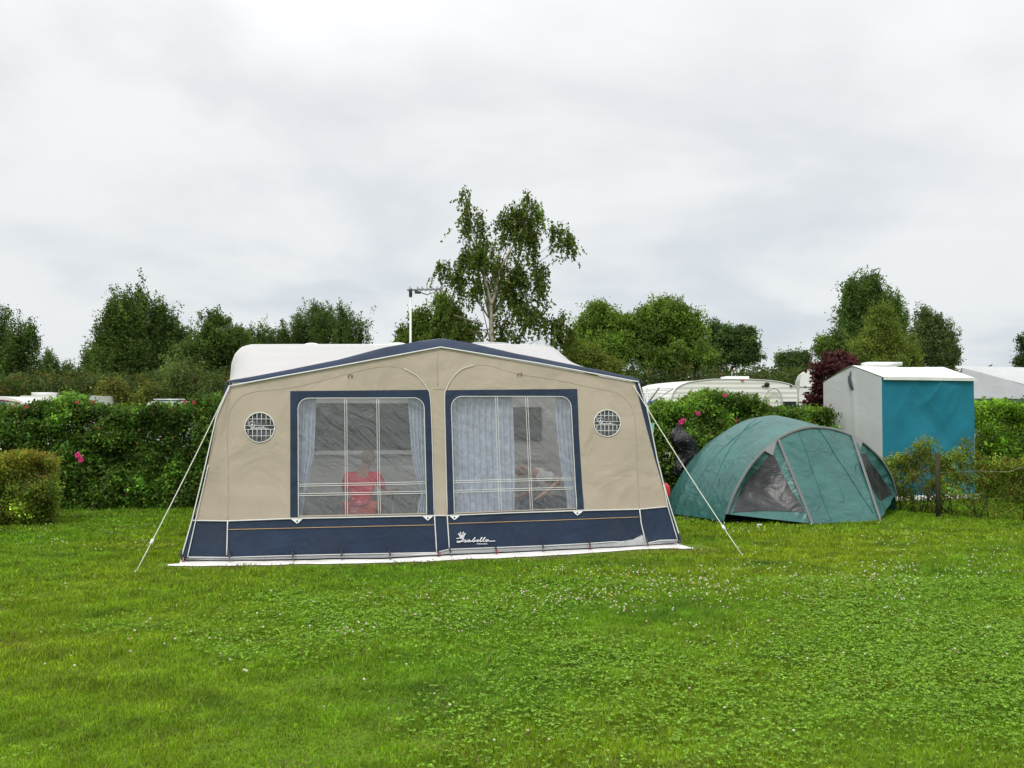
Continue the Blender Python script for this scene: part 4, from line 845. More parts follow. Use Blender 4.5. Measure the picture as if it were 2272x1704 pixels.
tag(obj('rubbish_bag', V, Fc, bagm), 'glossy black rubbish bag pulled over a post in front of the rose hedge', 'rubbish bag')
bn = thing('bin', 'slim bin with a rounded red lid, just right of the big awning', 'bin', (at(1476, 1085, 14.6).x, 14.6, 0))
bx = at(1476, 1085, 14.6).x; zt = at(1476, 1072, 14.6).z; zb = at(1476, 1104, 14.6).z
mb = MB(); mb.tube([Vector((bx, 14.6, 0)), Vector((bx, 14.6, zb)), ], [0.05, 0.055], 14); mb.build('bin_body', blackp, bn)
mb = MB(); mb.tube([Vector((bx, 14.6, zb)), Vector((bx, 14.6, zb + 0.05)), Vector((bx, 14.6, zt - 0.08)), Vector((bx, 14.6, zt - 0.03)), Vector((bx, 14.6, zt))], [0.066, 0.072, 0.07, 0.055, 0.02], 16); mb.build('lid', redp, bn)
# rotary clothes dryer beside the awning
YD = 16.6; rd = thing('clothes_dryer', 'rotary clothes dryer with white arms, half hidden behind the right eave of the awning', 'clothes dryer', (at(1436, 900, YD).x, YD, 0))
dc = at(1436, 900, YD); mb = MB(); mb.tube([Vector((dc.x, YD, 0)), Vector((dc.x, YD, 2.0))], 0.02, 8); mb.build('pole', alu, rd)
tips = [at(1494, 862, YD), at(1402, 862, YD), dc + Vector((0.1, 0.8, 0.3)), dc + Vector((0.1, -0.7, 0.28))]
for tp in tips: mb = MB(); mb.tube([Vector((dc.x, YD, 1.82)), tp], 0.015, 6); mb.build('arm', alu, rd)
mb = MB(); 
for f in (0.5, 0.7, 0.85, 0.98):
    q = [Vector((dc.x, YD, 1.82)).lerp(tp, f) for tp in (tips[0], tips[2], tips[1], tips[3], tips[0])]; mb.tube(q, 0.005, 4)
mb.build('line', lettering, rd)
mb = MB(); mb.tube([at(1442, 893, YD), at(1446, 890, YD)], 0.028, 10); mb.build('collar', mat('blue_plastic', (0.03, 0.14, 0.6), 0.4), rd)
def towel(u, v): p = at(1436 + 16 * u - 3 * v * u, 939 + 26 * v, YD + 0.1); return p + Vector((0, 0.015 * math.sin(u * 12), 0))
V, Fc = grid(towel, 10, 6); tag(obj('towel', V, Fc, mat('mint_towel', (0.30, 0.62, 0.48), 0.9)), 'small mint green towel hanging beside the right edge of the awning', 'towel')
mb = MB(); mb.tube([at(1434, 939, YD + 0.1), at(1455, 939, YD + 0.1)], 0.004, 4); mb.build('towel_line', rope_m, rd)

# ------------------------------------------------------------------ foliage
def sprigs(c, d, L, r, n):
    """n leaves along each of the line-shaped sprigs"""
    m = len(c); t = rng.random((m, n, 1)); P = c[:, None, :] + d[:, None, :] * L[:, None, None] * t + rng.normal(size=(m, n, 3)) * (r[:, None, None] * (1 - 0.6 * t)); return P.reshape(-1, 3)
def tree(name, label, cat, Y, lobes, trunk, base, style='out', leaf=0.10, nspr=500, nl=26, warm=0.0, bark=bark_m, group='trees beyond the campsite hedge', sprl=0.5, sprr=0.13, var=0.3, depth=0.8, shell=0.55, limb_r=0.10, warmc=(0.16, 0.12, 0.02), csig=0.19):
    nspr = int(nspr * 1.7); base = tuple(b * m for b, m in zip(base, (1.95, 1.85, 1.35))); S = Y / F; bx_ = at(trunk[0], 900, Y).x; t = thing(name, label, cat, (bx_, Y, 0), group)
    C_ = []; Rd = []; 
    for (x, y, rx, ry) in lobes:
        p = at(x, y, Y); C_.append((p.x, Y + rng.uniform(-0.3, 0.3) * rx * S, p.z)); kf = 1.08 if style == 'out' else 0.98 if style == 'up' else 0.9; rx *= kf; Rd.append((rx * S * 0.88, rx * S * depth * 0.88, ry * S * 0.85))
    C_ = np.array(C_); Rd = np.array(Rd); w = (Rd[:, 0] * Rd[:, 2]); w = w / w.sum(); k = rng.choice(len(C_), nspr, p=w)
    dirn = unit(rng.normal(size=(nspr, 3))); rr = np.where(rng.random(nspr) < shell, rng.uniform(0.72, 1.0, nspr), rng.uniform(0.1, 0.9, nspr) ** 0.6)
    spk = rng.random(nspr) < 0.10; rr = np.where(spk, rng.uniform(1.0, 1.28, nspr), rr); 
    ncl = max(6, nspr // 9); ncl = max(ncl, 2 * len(C_)); kc = np.concatenate([np.arange(len(C_)), np.arange(len(C_)), rng.choice(len(C_), ncl - 2 * len(C_), p=w)]); dc_ = unit(rng.normal(size=(ncl, 3)) * np.array([1, 1, 1.0]) + np.array([0, -0.25, 0.1])); rc_ = np.where(rng.random(ncl) < shell, rng.uniform(0.75, 1.08, ncl), rng.uniform(0.0, 0.9, ncl)); rc_ = np.where(rng.random(ncl) < 0.12, rng.uniform(1.05, 1.25, ncl), rc_)
    CL = C_[kc] + dc_ * Rd[kc] * rc_[:, None]; ci = rng.integers(0, ncl, nspr); ang_ = {'up': (0.5, 0.5, 1.55), 'droop': (1.0, 1.0, 1.1), 'out': (1.0, 1.0, 0.75)}[style]
    sg = csig * np.clip(np.minimum(Rd[kc, 0], Rd[kc, 2]) / 0.6, 0.35, 1.25); c = CL[ci] + rng.normal(size=(nspr, 3)) * np.array(ang_) * (sg * rng.uniform(0.55, 1.3, ncl))[ci][:, None]; dirn = unit(dc_[ci] + rng.normal(size=(nspr, 3)) * 0.5); ctint = rng.lognormal(0, var * 0.7, ncl)[ci]
    if style == 'up': d = dirn * 0.35 + np.array([0, 0, 1.0])
    elif style == 'droop': d = dirn * 0.25 + np.array([0, 0, -1.0])
    else: d = dirn * 1.0 + np.array([0, 0, 0.35])
    d = unit(d + rng.normal(size=(nspr, 3)) * 0.25); L = sprl * rng.uniform(0.5, 1.4, nspr); r = sprr * rng.uniform(0.6, 1.3, nspr)
    c = c - d * (L * 0.65)[:, None] if style != 'droop' else c + np.array([0, 0, 0.15]); ok = c[:, 2] > 0.3; c, d, L, r, dirn, ctint = c[ok], d[ok], L[ok], r[ok], dirn[ok], ctint[ok]
    P = sprigs(c, d, L, r, nl); st_ = tints(len(c), base, var * 0.5, 0) * ctint[:, None]; T = np.repeat(st_, nl, axis=0) * rng.lognormal(0, 0.15, (len(P), 1))
    if warm:
        kk = (rng.random(len(P)) < warm)[:, None]; T = np.where(kk, np.array(warmc)[None] * rng.lognormal(0, 0.25, (len(P), 1)), T)
    np_mesh('crown', leaves(P, leaf, None, np.repeat(dirn, nl, axis=0), 0.62, 0.5, 0.5 if style == 'droop' else 0), 4, LF, T, leafm, t)
    mb = MB(); ty = at(trunk[0] + trunk[2], trunk[1], Y); th = ty.z; P_ = [Vector((bx_ + (ty.x - bx_) * f + 0.06 * math.sin(f * 5), Y, th * f)) for f in [i / 8 for i in range(9)]]
    mb.tube(P_, [limb_r * (1 - 0.75 * i / 8) for i in range(9)], 8)
    for q in C_:
        q = Vector(q); i = max(2, min(7, int(8 * max(0.15, (q.z - 0.3 * abs(q.x - bx_) - 0.5)) / th))); s_ = P_[i]; mid = s_.lerp(q, 0.5) + Vector((0, 0, 0.12 * (q - s_).length)) 
        mb.tube([s_, mid, q], [limb_r * 0.34, limb_r * 0.22, limb_r * 0.08], 6)
    for i in rng.choice(len(c), min(60, len(c)), replace=False):
        q = Vector(c[i]); j = min(range(len(C_)), key=lambda a: (Vector(C_[a]) - q).length); mb.tube([Vector(C_[j]), Vector(C_[j]).lerp(q, 0.5) + Vector((0, 0, 0.05)), q], [limb_r * 0.12, limb_r * 0.09, limb_r * 0.05], 4)
    mb.build('trunk', bark, t); return t
DG = (0.040, 0.068, 0.022); MG = (0.060, 0.105, 0.024); LG = (0.085, 0.14, 0.028)
def dl(L): return [tuple(D(v) for v in q) for q in L]
tree('poplar_tree', 'dark poplar cut off by the left edge of the photo', 'tree', 44, dl([(10, 760, 55, 70), (50, 740, 32, 45), (-30, 720, 40, 60), (40, 800, 60, 50)]), (D(15), D(700), 0), DG, 'up', nspr=900, sprl=0.9)
tree('poplar_tree', 'group of narrow grey green poplar tips right of the leftmost tree', 'tree', 50, dl([(100, 790, 14, 38), (122, 800, 10, 32), (148, 810, 14, 28), (90, 825, 40, 25), (140, 830, 30, 20)]), (D(110), D(770), 0), (0.05, 0.08, 0.035), 'up', nspr=420, sprl=0.8)
tree('broadleaf_tree', 'biggest dense dark tree left of the awning with several pointed tops', 'tree', 42, dl([(300, 720, 62, 85), (240, 745, 38, 60), (345, 740, 40, 65), (300, 800, 115, 65), (240, 690, 14, 40), (210, 790, 40, 45), (275, 665, 15, 28), (310, 660, 16, 28), (345, 685, 14, 28), (385, 760, 40, 50)]), (D(295), D(680), 0), (0.042, 0.072, 0.020), 'up', nspr=2600, sprl=0.7, nl=26)
tree('broadleaf_tree', 'ragged dark tree with a thin tip, just left of the awning roof', 'tree', 40, dl([(465, 700, 22, 38), (480, 740, 48, 45), (440, 770, 50, 50), (500, 790, 55, 50), (515, 720, 18, 30), (450, 820, 70, 40), (410, 790, 30, 50)]), (D(465), D(680), 0), (0.045, 0.075, 0.022), 'out', nspr=1100)
tree('willow_tree', 'wide feathery tree rising behind the left half of the awning roof', 'tree', 46, dl([(700, 710, 70, 40), (760, 720, 48, 36), (650, 725, 40, 32), (600, 740, 50, 26), (560, 745, 34, 26), (700, 745, 100, 30), (695, 680, 30, 22), (745, 685, 25, 20), (540, 760, 24, 30)]), (D(700), D(690), 0), (0.045, 0.075, 0.026), 'up', nspr=1200, sprl=0.8, sprr=0.10, leaf=0.09)
tree('birch_tree', 'tall birch with drooping strands and a pale forked trunk behind the awning', 'tree', 26, dl([(1010, 445, 22, 32), (1000, 490, 28, 35), (1035, 480, 18, 26), (1090, 490, 22, 26), (1120, 470, 18, 30), (1150, 450, 24, 26), (1140, 500, 34, 40), (1070, 530, 20, 20),
      (1020, 560, 42, 35), (1080, 575, 42, 45), (1130, 560, 45, 45), (955, 575, 18, 22), (985, 590, 30, 28), (1165, 590, 30, 40), (1100, 630, 60, 45), (1160, 640, 26, 35), (1030, 640, 32, 40), (1150, 690, 40, 28), (1010, 690, 50, 35), (1110, 700, 45, 35), (1080, 740, 60, 25),
      (1190, 505, 10, 14), (1215, 510, 14, 14), (1228, 525, 9, 16), (1200, 710, 22, 28), (1225, 730, 16, 26), (1010, 730, 60, 25), (1075, 612, 34, 30), (1095, 655, 30, 28), (1050, 545, 24, 26), (1125, 600, 30, 26)]), (D(1062), D(640), 0), (0.055, 0.085, 0.022), 'droop', leaf=0.085, nspr=760, nl=20, bark=birch_bark, csig=0.155, sprl=0.6, sprr=0.04, limb_r=0.05, shell=0.35, var=0.25, depth=0.6, warm=0.06, warmc=(0.09, 0.06, 0.02))
mbx = MB(); bt_ = [o for o in bpy.data.objects if o.name.startswith('birch_tree')][0]
for pts, r0 in (([(1064, 760), (1062, 700), (1062, 655)], 0.075), ([(1062, 658), (1052, 620), (1046, 590), (1056, 560), (1062, 530)], 0.045), ([(1062, 658), (1072, 625), (1078, 590), (1095, 555), (1115, 520), (1135, 480)], 0.045), ([(1050, 610), (1040, 560), (1022, 510), (1010, 440)], 0.022), ([(1120, 510), (1160, 500), (1200, 495), (1225, 505)], 0.011), ([(1046, 700), (1010, 690), (980, 680)], 0.015)):
    P_ = [at(D(x), D(y), 25.85) for x, y in pts]; mbx.tube([Vector(p) for p in spline([tuple(p) for p in P_], 4)], [r0 * (1 - 0.6 * i / (4 * (len(P_) - 1))) for i in range(4 * (len(P_) - 1) + 1)], 7)
mbx.build('limb', birch_bark, bt_)
tree('birch_tree', 'lower bushy birch behind the television antenna', 'tree', 27, dl([(960, 680, 32, 35), (905, 700, 24, 26), (925, 720, 45, 25), (985, 720, 40, 30), (875, 725, 20, 18), (950, 650, 18, 14), (940, 745, 70, 20), (870, 745, 30, 12)]), (D(950), D(690), 0), (0.065, 0.10, 0.025), 'droop', leaf=0.08, nspr=640, nl=20, sprl=0.4, sprr=0.07, shell=0.4)
tree('maple_tree', 'bright green rounded tree just right of the tall birch', 'tree', 38, dl([(1290, 700, 45, 42), (1260, 730, 35, 40), (1330, 710, 34, 36), (1295, 670, 22, 18), (1300, 760, 60, 40), (1340, 750, 26, 30), (1355, 700, 18, 20)]), (D(1310), D(690), 0), (0.075, 0.125, 0.025), 'out', nspr=1050)
tree('shrub_tree', 'yellowish green bush below the bright tree, at the right slope of the awning roof', 'tree', 34, dl([(1255, 765, 30, 26), (1285, 785, 36, 28), (1230, 745, 18, 14), (1310, 800, 40, 20)]), (D(1265), D(750), 0), (0.075, 0.10, 0.024), 'up', nspr=420, leaf=0.08)
tree('maple_tree', 'largest round crowned tree behind the hedge between birch and red shrub', 'tree', 38, dl([(1440, 700, 55, 48), (1410, 740, 42, 45), (1480, 720, 42, 45), (1440, 670, 34, 22), (1450, 770, 75, 36), (1500, 760, 36, 40), (1400, 690, 26, 26)]), (D(1440), D(680), 0), (0.070, 0.115, 0.026), 'out', nspr=1500)
tree('ash_tree', 'darker loose tree on the right flank of the largest round crown', 'tree', 41, dl([(1560, 735, 34, 34), (1595, 735, 34, 28), (1540, 770, 42, 36), (1600, 770, 34, 28), (1545, 712, 20, 16), (1610, 720, 20, 14), (1625, 755, 16, 20)]), (D(1570), D(710), 0), (0.045, 0.078, 0.030), 'out', nspr=760, sprr=0.11)
tree('small_tree', 'small lone dark tree left of the red leaved shrub', 'tree', 45, dl([(1705, 785, 28, 20), (1690, 775, 18, 12), (1725, 775, 22, 14), (1710, 805, 38, 16), (1735, 800, 16, 16)]), (D(1708), D(770), 0), (0.045, 0.075, 0.03), 'out', nspr=320)
tree('poplar_tree', 'tallest tree on the right, dark and upright above the utility tent', 'tree', 42, dl([(1870, 640, 36, 38), (1850, 680, 42, 45), (1900, 690, 46, 50), (1880, 615, 18, 18), (1840, 630, 18, 22), (1920, 670, 22, 30), (1860, 740, 50, 45), (1930, 730, 34, 36), (1950, 690, 14, 12)]), (D(1880), D(620), 0), (0.052, 0.092, 0.028), 'up', nspr=1500, sprl=0.7)
tree('birch_tree', 'yellow green birch with a thin pale stem in front of the tallest right tree', 'tree', 33, dl([(1900, 715, 32, 40), (1920, 750, 46, 36), (1880, 750, 40, 36), (1905, 680, 18, 24), (1900, 780, 64, 24), (1950, 775, 30, 24)]), (D(1889), D(690), 2), (0.075, 0.105, 0.024), 'out', nspr=800, leaf=0.07, bark=birch_bark, limb_r=0.06, sprl=0.4)
tree('broadleaf_tree', 'low green tree between the red leaved shrub and the tallest right tree', 'tree', 40, dl([(1805, 745, 30, 24), (1790, 760, 26, 24), (1830, 770, 34, 28)]), (D(1805), D(740), 0), (0.06, 0.10, 0.028), 'out', nspr=420)
tree('ash_tree', 'grey green upright tree right of the tallest right tree', 'tree', 44, dl([(2005, 715, 28, 34), (1990, 740, 36, 34), (2030, 745, 34, 34), (2000, 685, 14, 18), (2025, 700, 12, 14), (2020, 775, 44, 18), (2055, 765, 14, 20)]), (D(2008), D(690), 0), (0.055, 0.078, 0.038), 'up', nspr=820, sprl=0.6)
tree('broadleaf_tree', 'dark tree peeking in at the right edge of the photo', 'tree', 44, dl([(2225, 745, 22, 18), (2210, 780, 20, 12), (2250, 770, 30, 26)]), (D(2235), D(730), 0), (0.03, 0.045, 0.025), 'out', nspr=300)
# red leaved shrub
tree('red_leaved_shrub', 'dark red leaved shrub left of the utility tent', 'shrub', 21, dl([(1800, 790, 36, 28), (1815, 775, 26, 18), (1770, 830, 20, 24), (1785, 860, 22, 34), (1750, 875, 12, 22), (1775, 890, 22, 26), (1835, 785, 22, 16), (1765, 800, 14, 16)]), (D(1785), D(800), 0), (0.034, 0.010, 0.018), 'out', leaf=0.075, nspr=170, nl=22, sprl=0.22, sprr=0.07, limb_r=0.04, group='shrubs around the pitch', warm=0.25, warmc=(0.12, 0.03, 0.03))

# far background scrub, one mass of thicket beyond the campsite
def thicket(name, label, pts, Y, base, n, h, cat=None, group=None, warm=0.1, leaf=0.1, kind='stuff', depth=3.0):
    xs_ = rng.uniform(pts[0][0], pts[-1][0], n); top = np.interp(xs_, [p[0] for p in pts], [p[1] for p in pts]); yw = Y + rng.uniform(-depth / 2, depth / 2, n)
    zt_ = EYE + (926 - top) / F * Y; nz = np.array([noise.noise(Vector((x * 0.03, y * 0.6, 0))) for x, y in zip(xs_, yw)]); z = (zt_ * (1 + 0.10 * nz)) * np.sqrt(rng.uniform(0.25, 1, n)); X = (xs_ - CX) / F * yw
    c = np.stack([X, yw, z], 1); d = unit(rng.normal(size=(n, 3)) * 0.5 + np.array([0, -0.2, 1])); P = sprigs(c, d, np.full(n, 0.5), np.full(n, 0.14), 22)
    T = np.repeat(tints(n, base, 0.3), 22, axis=0); kk = np.repeat((rng.random(n) < warm), 22)[:, None]; T = np.where(kk, np.array((0.15, 0.12, 0.025))[None], T) * rng.lognormal(0, 0.15, (len(P), 1))
    o = np_mesh(name, leaves(P, leaf, None, None, 0.6, 0.6), 4, LF, T, leafm, None, (float(X.mean()), Y, 0)); tag(o, label, cat, group, kind); return o
thicket('background_scrub', 'belt of mixed green scrub beyond the campsite, under the trees', [(-150, 870), (60, 850), (150, 845), (240, 855), (330, 845), (420, 825), (470, 850), (560, 850), (900, 860), (1300, 840), (1420, 835), (1500, 835), (1640, 842), (1720, 838), (1800, 830), (2000, 840), (2300, 850), (2420, 850)], 37, (0.075, 0.11, 0.03), 6500, 2, cat='scrub', leaf=0.12)
for lab, x0, x1, yt, col in (('yellowish bush beyond the left hedge, under the biggest dark tree', 215, 275, 848, (0.080, 0.092, 0.026)), ('second yellowish bush, right of the first one beyond the left hedge', 295, 360, 855, (0.078, 0.095, 0.026)), ('grey green domed bush left of the awning eave, beyond the hedge', 345, 455, 818, (0.058, 0.085, 0.034)), ('third yellowish bush, nearest the awning eave beyond the hedge', 365, 415, 862, (0.075, 0.095, 0.026))):
    m_ = (x0 + x1) / 2; w_ = (x1 - x0) / 2; tree('bush', lab, 'bush', 35, [(m_, yt + w_ * 0.9, w_, w_ * 0.9), (m_ - w_ * 0.6, yt + w_ * 1.3, w_ * 0.6, w_ * 0.6), (m_ + w_ * 0.6, yt + w_ * 1.3, w_ * 0.6, w_ * 0.6)], (m_, yt + w_, 0), col, 'up', leaf=0.09, nspr=260, group='bushes beyond the hedge', sprl=0.35, limb_r=0.05)

def hedge(name, label, p0, p1, thick, topfn, base, nspr, nl=26, leaf=0.062, cat='hedge', warm=0.05, warmc=(0.22, 0.10, 0.03), group='hedges around the pitch', front=0.6, sprr=0.075, twigs=60, sprl=0.16, zpow=1.0, low=0.03, var=0.36, dn=2.6, drop=0.20, tips=(1, 1, 1)):
    nspr = int(nspr * dn); p0, p1 = np.array(p0), np.array(p1); L = np.linalg.norm(p1 - p0); e = (p1 - p0) / L; nn = np.array([-e[1], e[0]])
    t = thing(name, label, cat, (float((p0[0] + p1[0]) / 2), float((p0[1] + p1[1]) / 2), 0), group)
    u = rng.uniform(0, L, nspr); m = rng.random(nspr); zt_ = np.array([topfn(p0[0] + e[0] * a, p0[1] + e[1] * a) + 0.17 * noise.noise(Vector((a * 2.2, 1, 1))) for a in u]) - drop
    isf = m < front; ist = (m >= front) & (m < front + 0.22); inn = ~(isf | ist)
    fz = rng.uniform(0, 1, nspr) ** zpow
    lump = np.array([noise.noise(Vector((a * 1.1, f * 2.2, 3.3))) + 0.6 * noise.noise(Vector((a * 3.1, f * 5.0, 8.3))) for a, f in zip(u, fz)])
    dep = np.where(isf, -lump * 0.36 + rng.uniform(0, 0.22, nspr), rng.uniform(0.05, thick, nspr)); z = np.where(ist, zt_ * (1 + 0.04 * lump), low + (zt_ - low) * fz)
    dep = dep + np.where(isf, 0.30 * np.clip(fz - 0.72, 0, 1) / 0.28 + 0.12 * (1 - fz), 0)
    P0 = np.stack([p0[0] + e[0] * u + nn[0] * dep, p0[1] + e[1] * u + nn[1] * dep, z], 1)
    on = np.where(isf[:, None], np.array([-nn[0], -nn[1], 0.5])[None], np.array([0, 0, 1.0])[None])
    hole = np.array([noise.noise(Vector((q[0] * 1.9, q[2] * 2.3, q[1]))) + 0.5 * noise.noise(Vector((q[0] * 4.5, q[2] * 5, 4 + q[1]))) for q in P0]); ct_ = np.exp(1.1 * hole)
    kp = ~((hole < -0.22) & isf & (rng.random(nspr) < 0.85)); P0, on, ct_, hole = P0[kp], on[kp], ct_[kp], hole[kp]; nspr = len(P0)
    d = unit(on * 0.7 + rng.normal(size=(nspr, 3)) * 0.5 + np.array([0, 0, 0.4])); P = sprigs(P0, d, sprl * rng.uniform(0.5, 1.5, nspr), np.full(nspr, sprr), nl)
    P[:, 2] = np.maximum(P[:, 2], 0.02)
    T = np.repeat(tints(nspr, base, var) * ct_[:, None], nl, axis=0) * rng.lognormal(0, 0.2, (len(P), 1)); kk = (rng.random(len(P)) < warm)[:, None]; T = np.where(kk, np.array(warmc)[None] * rng.lognormal(0, 0.3, (len(P), 1)), T)
    if tips != (1, 1, 1): zr_ = np.clip((P[:, 2] - 0.62) / 0.3, 0, 1)[:, None] * (rng.random(len(P)) < 0.7)[:, None]; T = T * (1 + (np.array(tips)[None] - 1) * zr_)
    np_mesh('foliage', leaves(P, leaf, None, np.repeat(on, nl, axis=0), 0.68, 0.7), 4, LF, T, leafm, t)
    mb = MB()
    for i in range(twigs):
        a = rng.uniform(0, L); dd = rng.uniform(0.1, thick * 0.7); q = Vector((p0[0] + e[0] * a + nn[0] * dd, p0[1] + e[1] * a + nn[1] * dd, 0)); h = topfn(q.x, q.y) * rng.uniform(0.6, 0.98)
        q2 = q + Vector((rng.normal() * 0.2, rng.normal() * 0.15 - 0.05, h)); mb.tube([q, q.lerp(q2, 0.5) + Vector((rng.normal() * 0.08, 0, 0)), q2], [0.011, 0.008, 0.003], 5)
    tag(mb.build('stems', bark_m, t), kind='stuff'); return t
def top_px(pts):
    def fn(x, y): return EYE + (926 - byx(pts, CX + F * x / y)) / F * y
    return fn
def bloom(par, px, py, Y, s=0.045, col=(0.85, 0.08, 0.32), name='bloom'):
    c = at(px, py, Y); V = []; k = 5; v = []; T = []
    for ring, (rr, zz_) in enumerate(((1.0, 0.0), (0.6, 0.35))):
        for i in range(k):
            a = 2 * math.pi * i / k + ring * 0.6; d = Vector((math.cos(a), 0, math.sin(a))); s_ = Vector((-math.sin(a), 0, math.cos(a))); f_ = Vector((0, -1, 0))
            v += [c + f_ * 0.01, c + d * s * rr * 0.6 + s_ * s * 0.45 * rr + f_ * (0.01 + s * (zz_ + 0.15)), c + d * s * rr + f_ * s * zz_, c + d * s * rr * 0.6 - s_ * s * 0.45 * rr + f_ * (0.01 + s * (zz_ + 0.15))]
    V = np.array([list(q) for q in v]); T = np.array(col)[None] * rng.uniform(0.7, 1.1, (2 * k, 1)); np_mesh(name, V, 4, LF, T, petal, par)
HY0, HY1 = (-14.5, 16.1), (-1.6, 18.2)
RG = (0.060, 0.115, 0.022)
lh = hedge('rose_hedge', 'long dark green rose hedge left of the awning with one bright pink bloom', HY0, HY1, 1.3, top_px([(-900, 905), (0, 905), (60, 897), (100, 886), (130, 872), (150, 874), (180, 893), (220, 902), (300, 898), (350, 900), (410, 893), (440, 880), (480, 880), (900, 895)]), (0.088, 0.165, 0.026), 5200, warm=0.03)
rh = hedge('rose_hedge', 'rose hedge with scattered pink blooms behind the green dome tent', (-0.9, 18.3), (6.3, 19.5), 1.2, top_px([(900, 898), (1400, 898), (1420, 892), (1450, 898), (1520, 890), (1560, 884), (1590, 868), (1610, 864), (1640, 870), (1680, 886), (1720, 902), (1760, 905), (1830, 905)]), (0.11, 0.20, 0.028), 3400, warm=0.015)
hd2 = hedge('clipped_hedge', 'clipped bright green hedge right of the utility tent', (9.35, 20.0), (16, 22.5), 1.3, warm=0.0, topfn= top_px([(2150, 905), (2175, 905), (2200, 893), (2230, 890), (2300, 896), (2500, 896)]), base=(0.13, 0.23, 0.022), nspr=2400, leaf=0.06)
def topc(x, y): return 1.13 + 0.10 * noise.noise(Vector((x * 2, y, 0)))
bh = hedge('box_hedge', 'low yellowish hedge with orange tips at the left edge of the lawn', (-10.5, 13.0), (-6.75, 14.9), 0.9, topc, (0.165, 0.23, 0.035), 2600, leaf=0.035, nl=30, warm=0.07, warmc=(0.30, 0.17, 0.05), sprr=0.06, sprl=0.12, tips=(1.45, 1.05, 0.9))
def tops(x, y):
    px = CX + F * x / y; return 0.82 + 0.22 * noise.noise(Vector((x * 2.5, y * 2.5, 0))) + 0.30 * math.exp(-((px - 2015) / 8) ** 2) + 0.34 * math.exp(-((px - 2036) / 8) ** 2) + 0.32 * math.exp(-((px - 2130) / 9) ** 2) + 0.15 * max(0, (px - 2180) / 100)
sh = hedge('young_hedge', 'thin young hedge with gaps along the right side of the lawn, before the teal tent', (6.15, 17.5), (9.0, 13.1), 0.35, tops, (0.14, 0.20, 0.026), 900, leaf=0.036, nl=22, warm=0.12, warmc=(0.28, 0.14, 0.04), sprr=0.05, sprl=0.16, twigs=70, zpow=0.75, front=0.7, dn=3.3, drop=0.05)
for px, py, Y, s in ((173, 1010, 17.0, 0.06), (180, 1020, 17.0, 0.06)): bloom(lh, px, py, Y, s)
for px, py in ((206, 892), (410, 890), (172, 893), (60, 903), (430, 893)): bloom(lh, px, py, 16.9, 0.035, (0.6, 0.10, 0.12))
for px, py, s in ((1511, 937, 0.062), (1516, 932, 0.045), (1549, 917, 0.048), (1608, 877, 0.045), (1633, 934, 0.032)): bloom(rh, px, py, 18.25 + (px - 1136) / 2229 * 18 * 0.17 - 0.05, s, (0.80, 0.07, 0.28) if s > 0.04 else (0.6, 0.12, 0.08))
# post in the young hedge with its string
pz = at(2080, 1005, 16.0); pst = thing('fence_post', 'short weathered wooden post standing in the thin young hedge', 'post', (pz.x, 16.0, 0))
mb = MB(); mb.tube([Vector((pz.x, 16, 0)), Vector((pz.x, 16, pz.z - 0.01)), Vector((pz.x, 16, pz.z))], [0.036, 0.036, 0.03], 10); mb.build('post', mat('weathered_wood', (0.07, 0.06, 0.035), 0.9, 0.3, 10), pst)
mb = MB(); mb.tube([Vector((pz.x, 16, 0.72)), at(2175, 1045, 14.7), at(2235, 1047, 13.9), at(2290, 1030, 13.3)], 0.0015, 4); mb.build('string', rope_m, pst)
# grassy tufts at the foot of the hedges are part of the lawn

# ------------------------------------------------------------------ lawn: blades, clover, flowers
def fbm(x, y, s, seed=0):
    r = np.random.default_rng(seed); v = np.zeros_like(x); a = 1.0; tot = 0
    for o_ in range(4):
        for _ in range(3):
            th = r.uniform(0, 6.28); ph = r.uniform(0, 6.28); f = s * (1.9 ** o_) * r.uniform(0.8, 1.25); v += a * np.sin((x * np.cos(th) + y * np.sin(th)) * f + ph + 1.3 * np.sin((x * np.sin(th * 1.7) - y * np.cos(th)) * f * 0.6 + ph)); tot += a
        a *= 0.6
    return v / tot * 1.7
def inside_awning(X, Y):
    dx = X - O.x; dy = Y - O.y; a = dx * AU.x + dy * AU.y; b = dx * AWD.x + dy * AWD.y; t_ = np.clip(b / BACK, 0, 1)
    return (a > prof[0] * t_ - 0.03 - 0.2 * (b < 0.05)) & (a < AW + (prof[-1] - AW) * t_ + 0.03 + 0.2 * (b < 0.05)) & (b > np.interp(a, GSA, GSB)) & (b < 5)
GSA = [(G(*p) - O).dot(AU) for p in gs_o]; GSB = [(G(*p) - O).dot(AWD) + 0.02 for p in gs_o]
def field(y0, y1, dens, seed):
    xr = lambda y: 0.51 * y * 1.12 + 2.4
    A = (y1 - y0) * (xr(y0) + xr(y1)); n = int(A * dens); Y = rng.uniform(y0, y1, int(n * 1.15)); X = rng.uniform(-1, 1, len(Y)) * xr(y1); k = np.abs(X) < xr(Y); return X[k], Y[k]
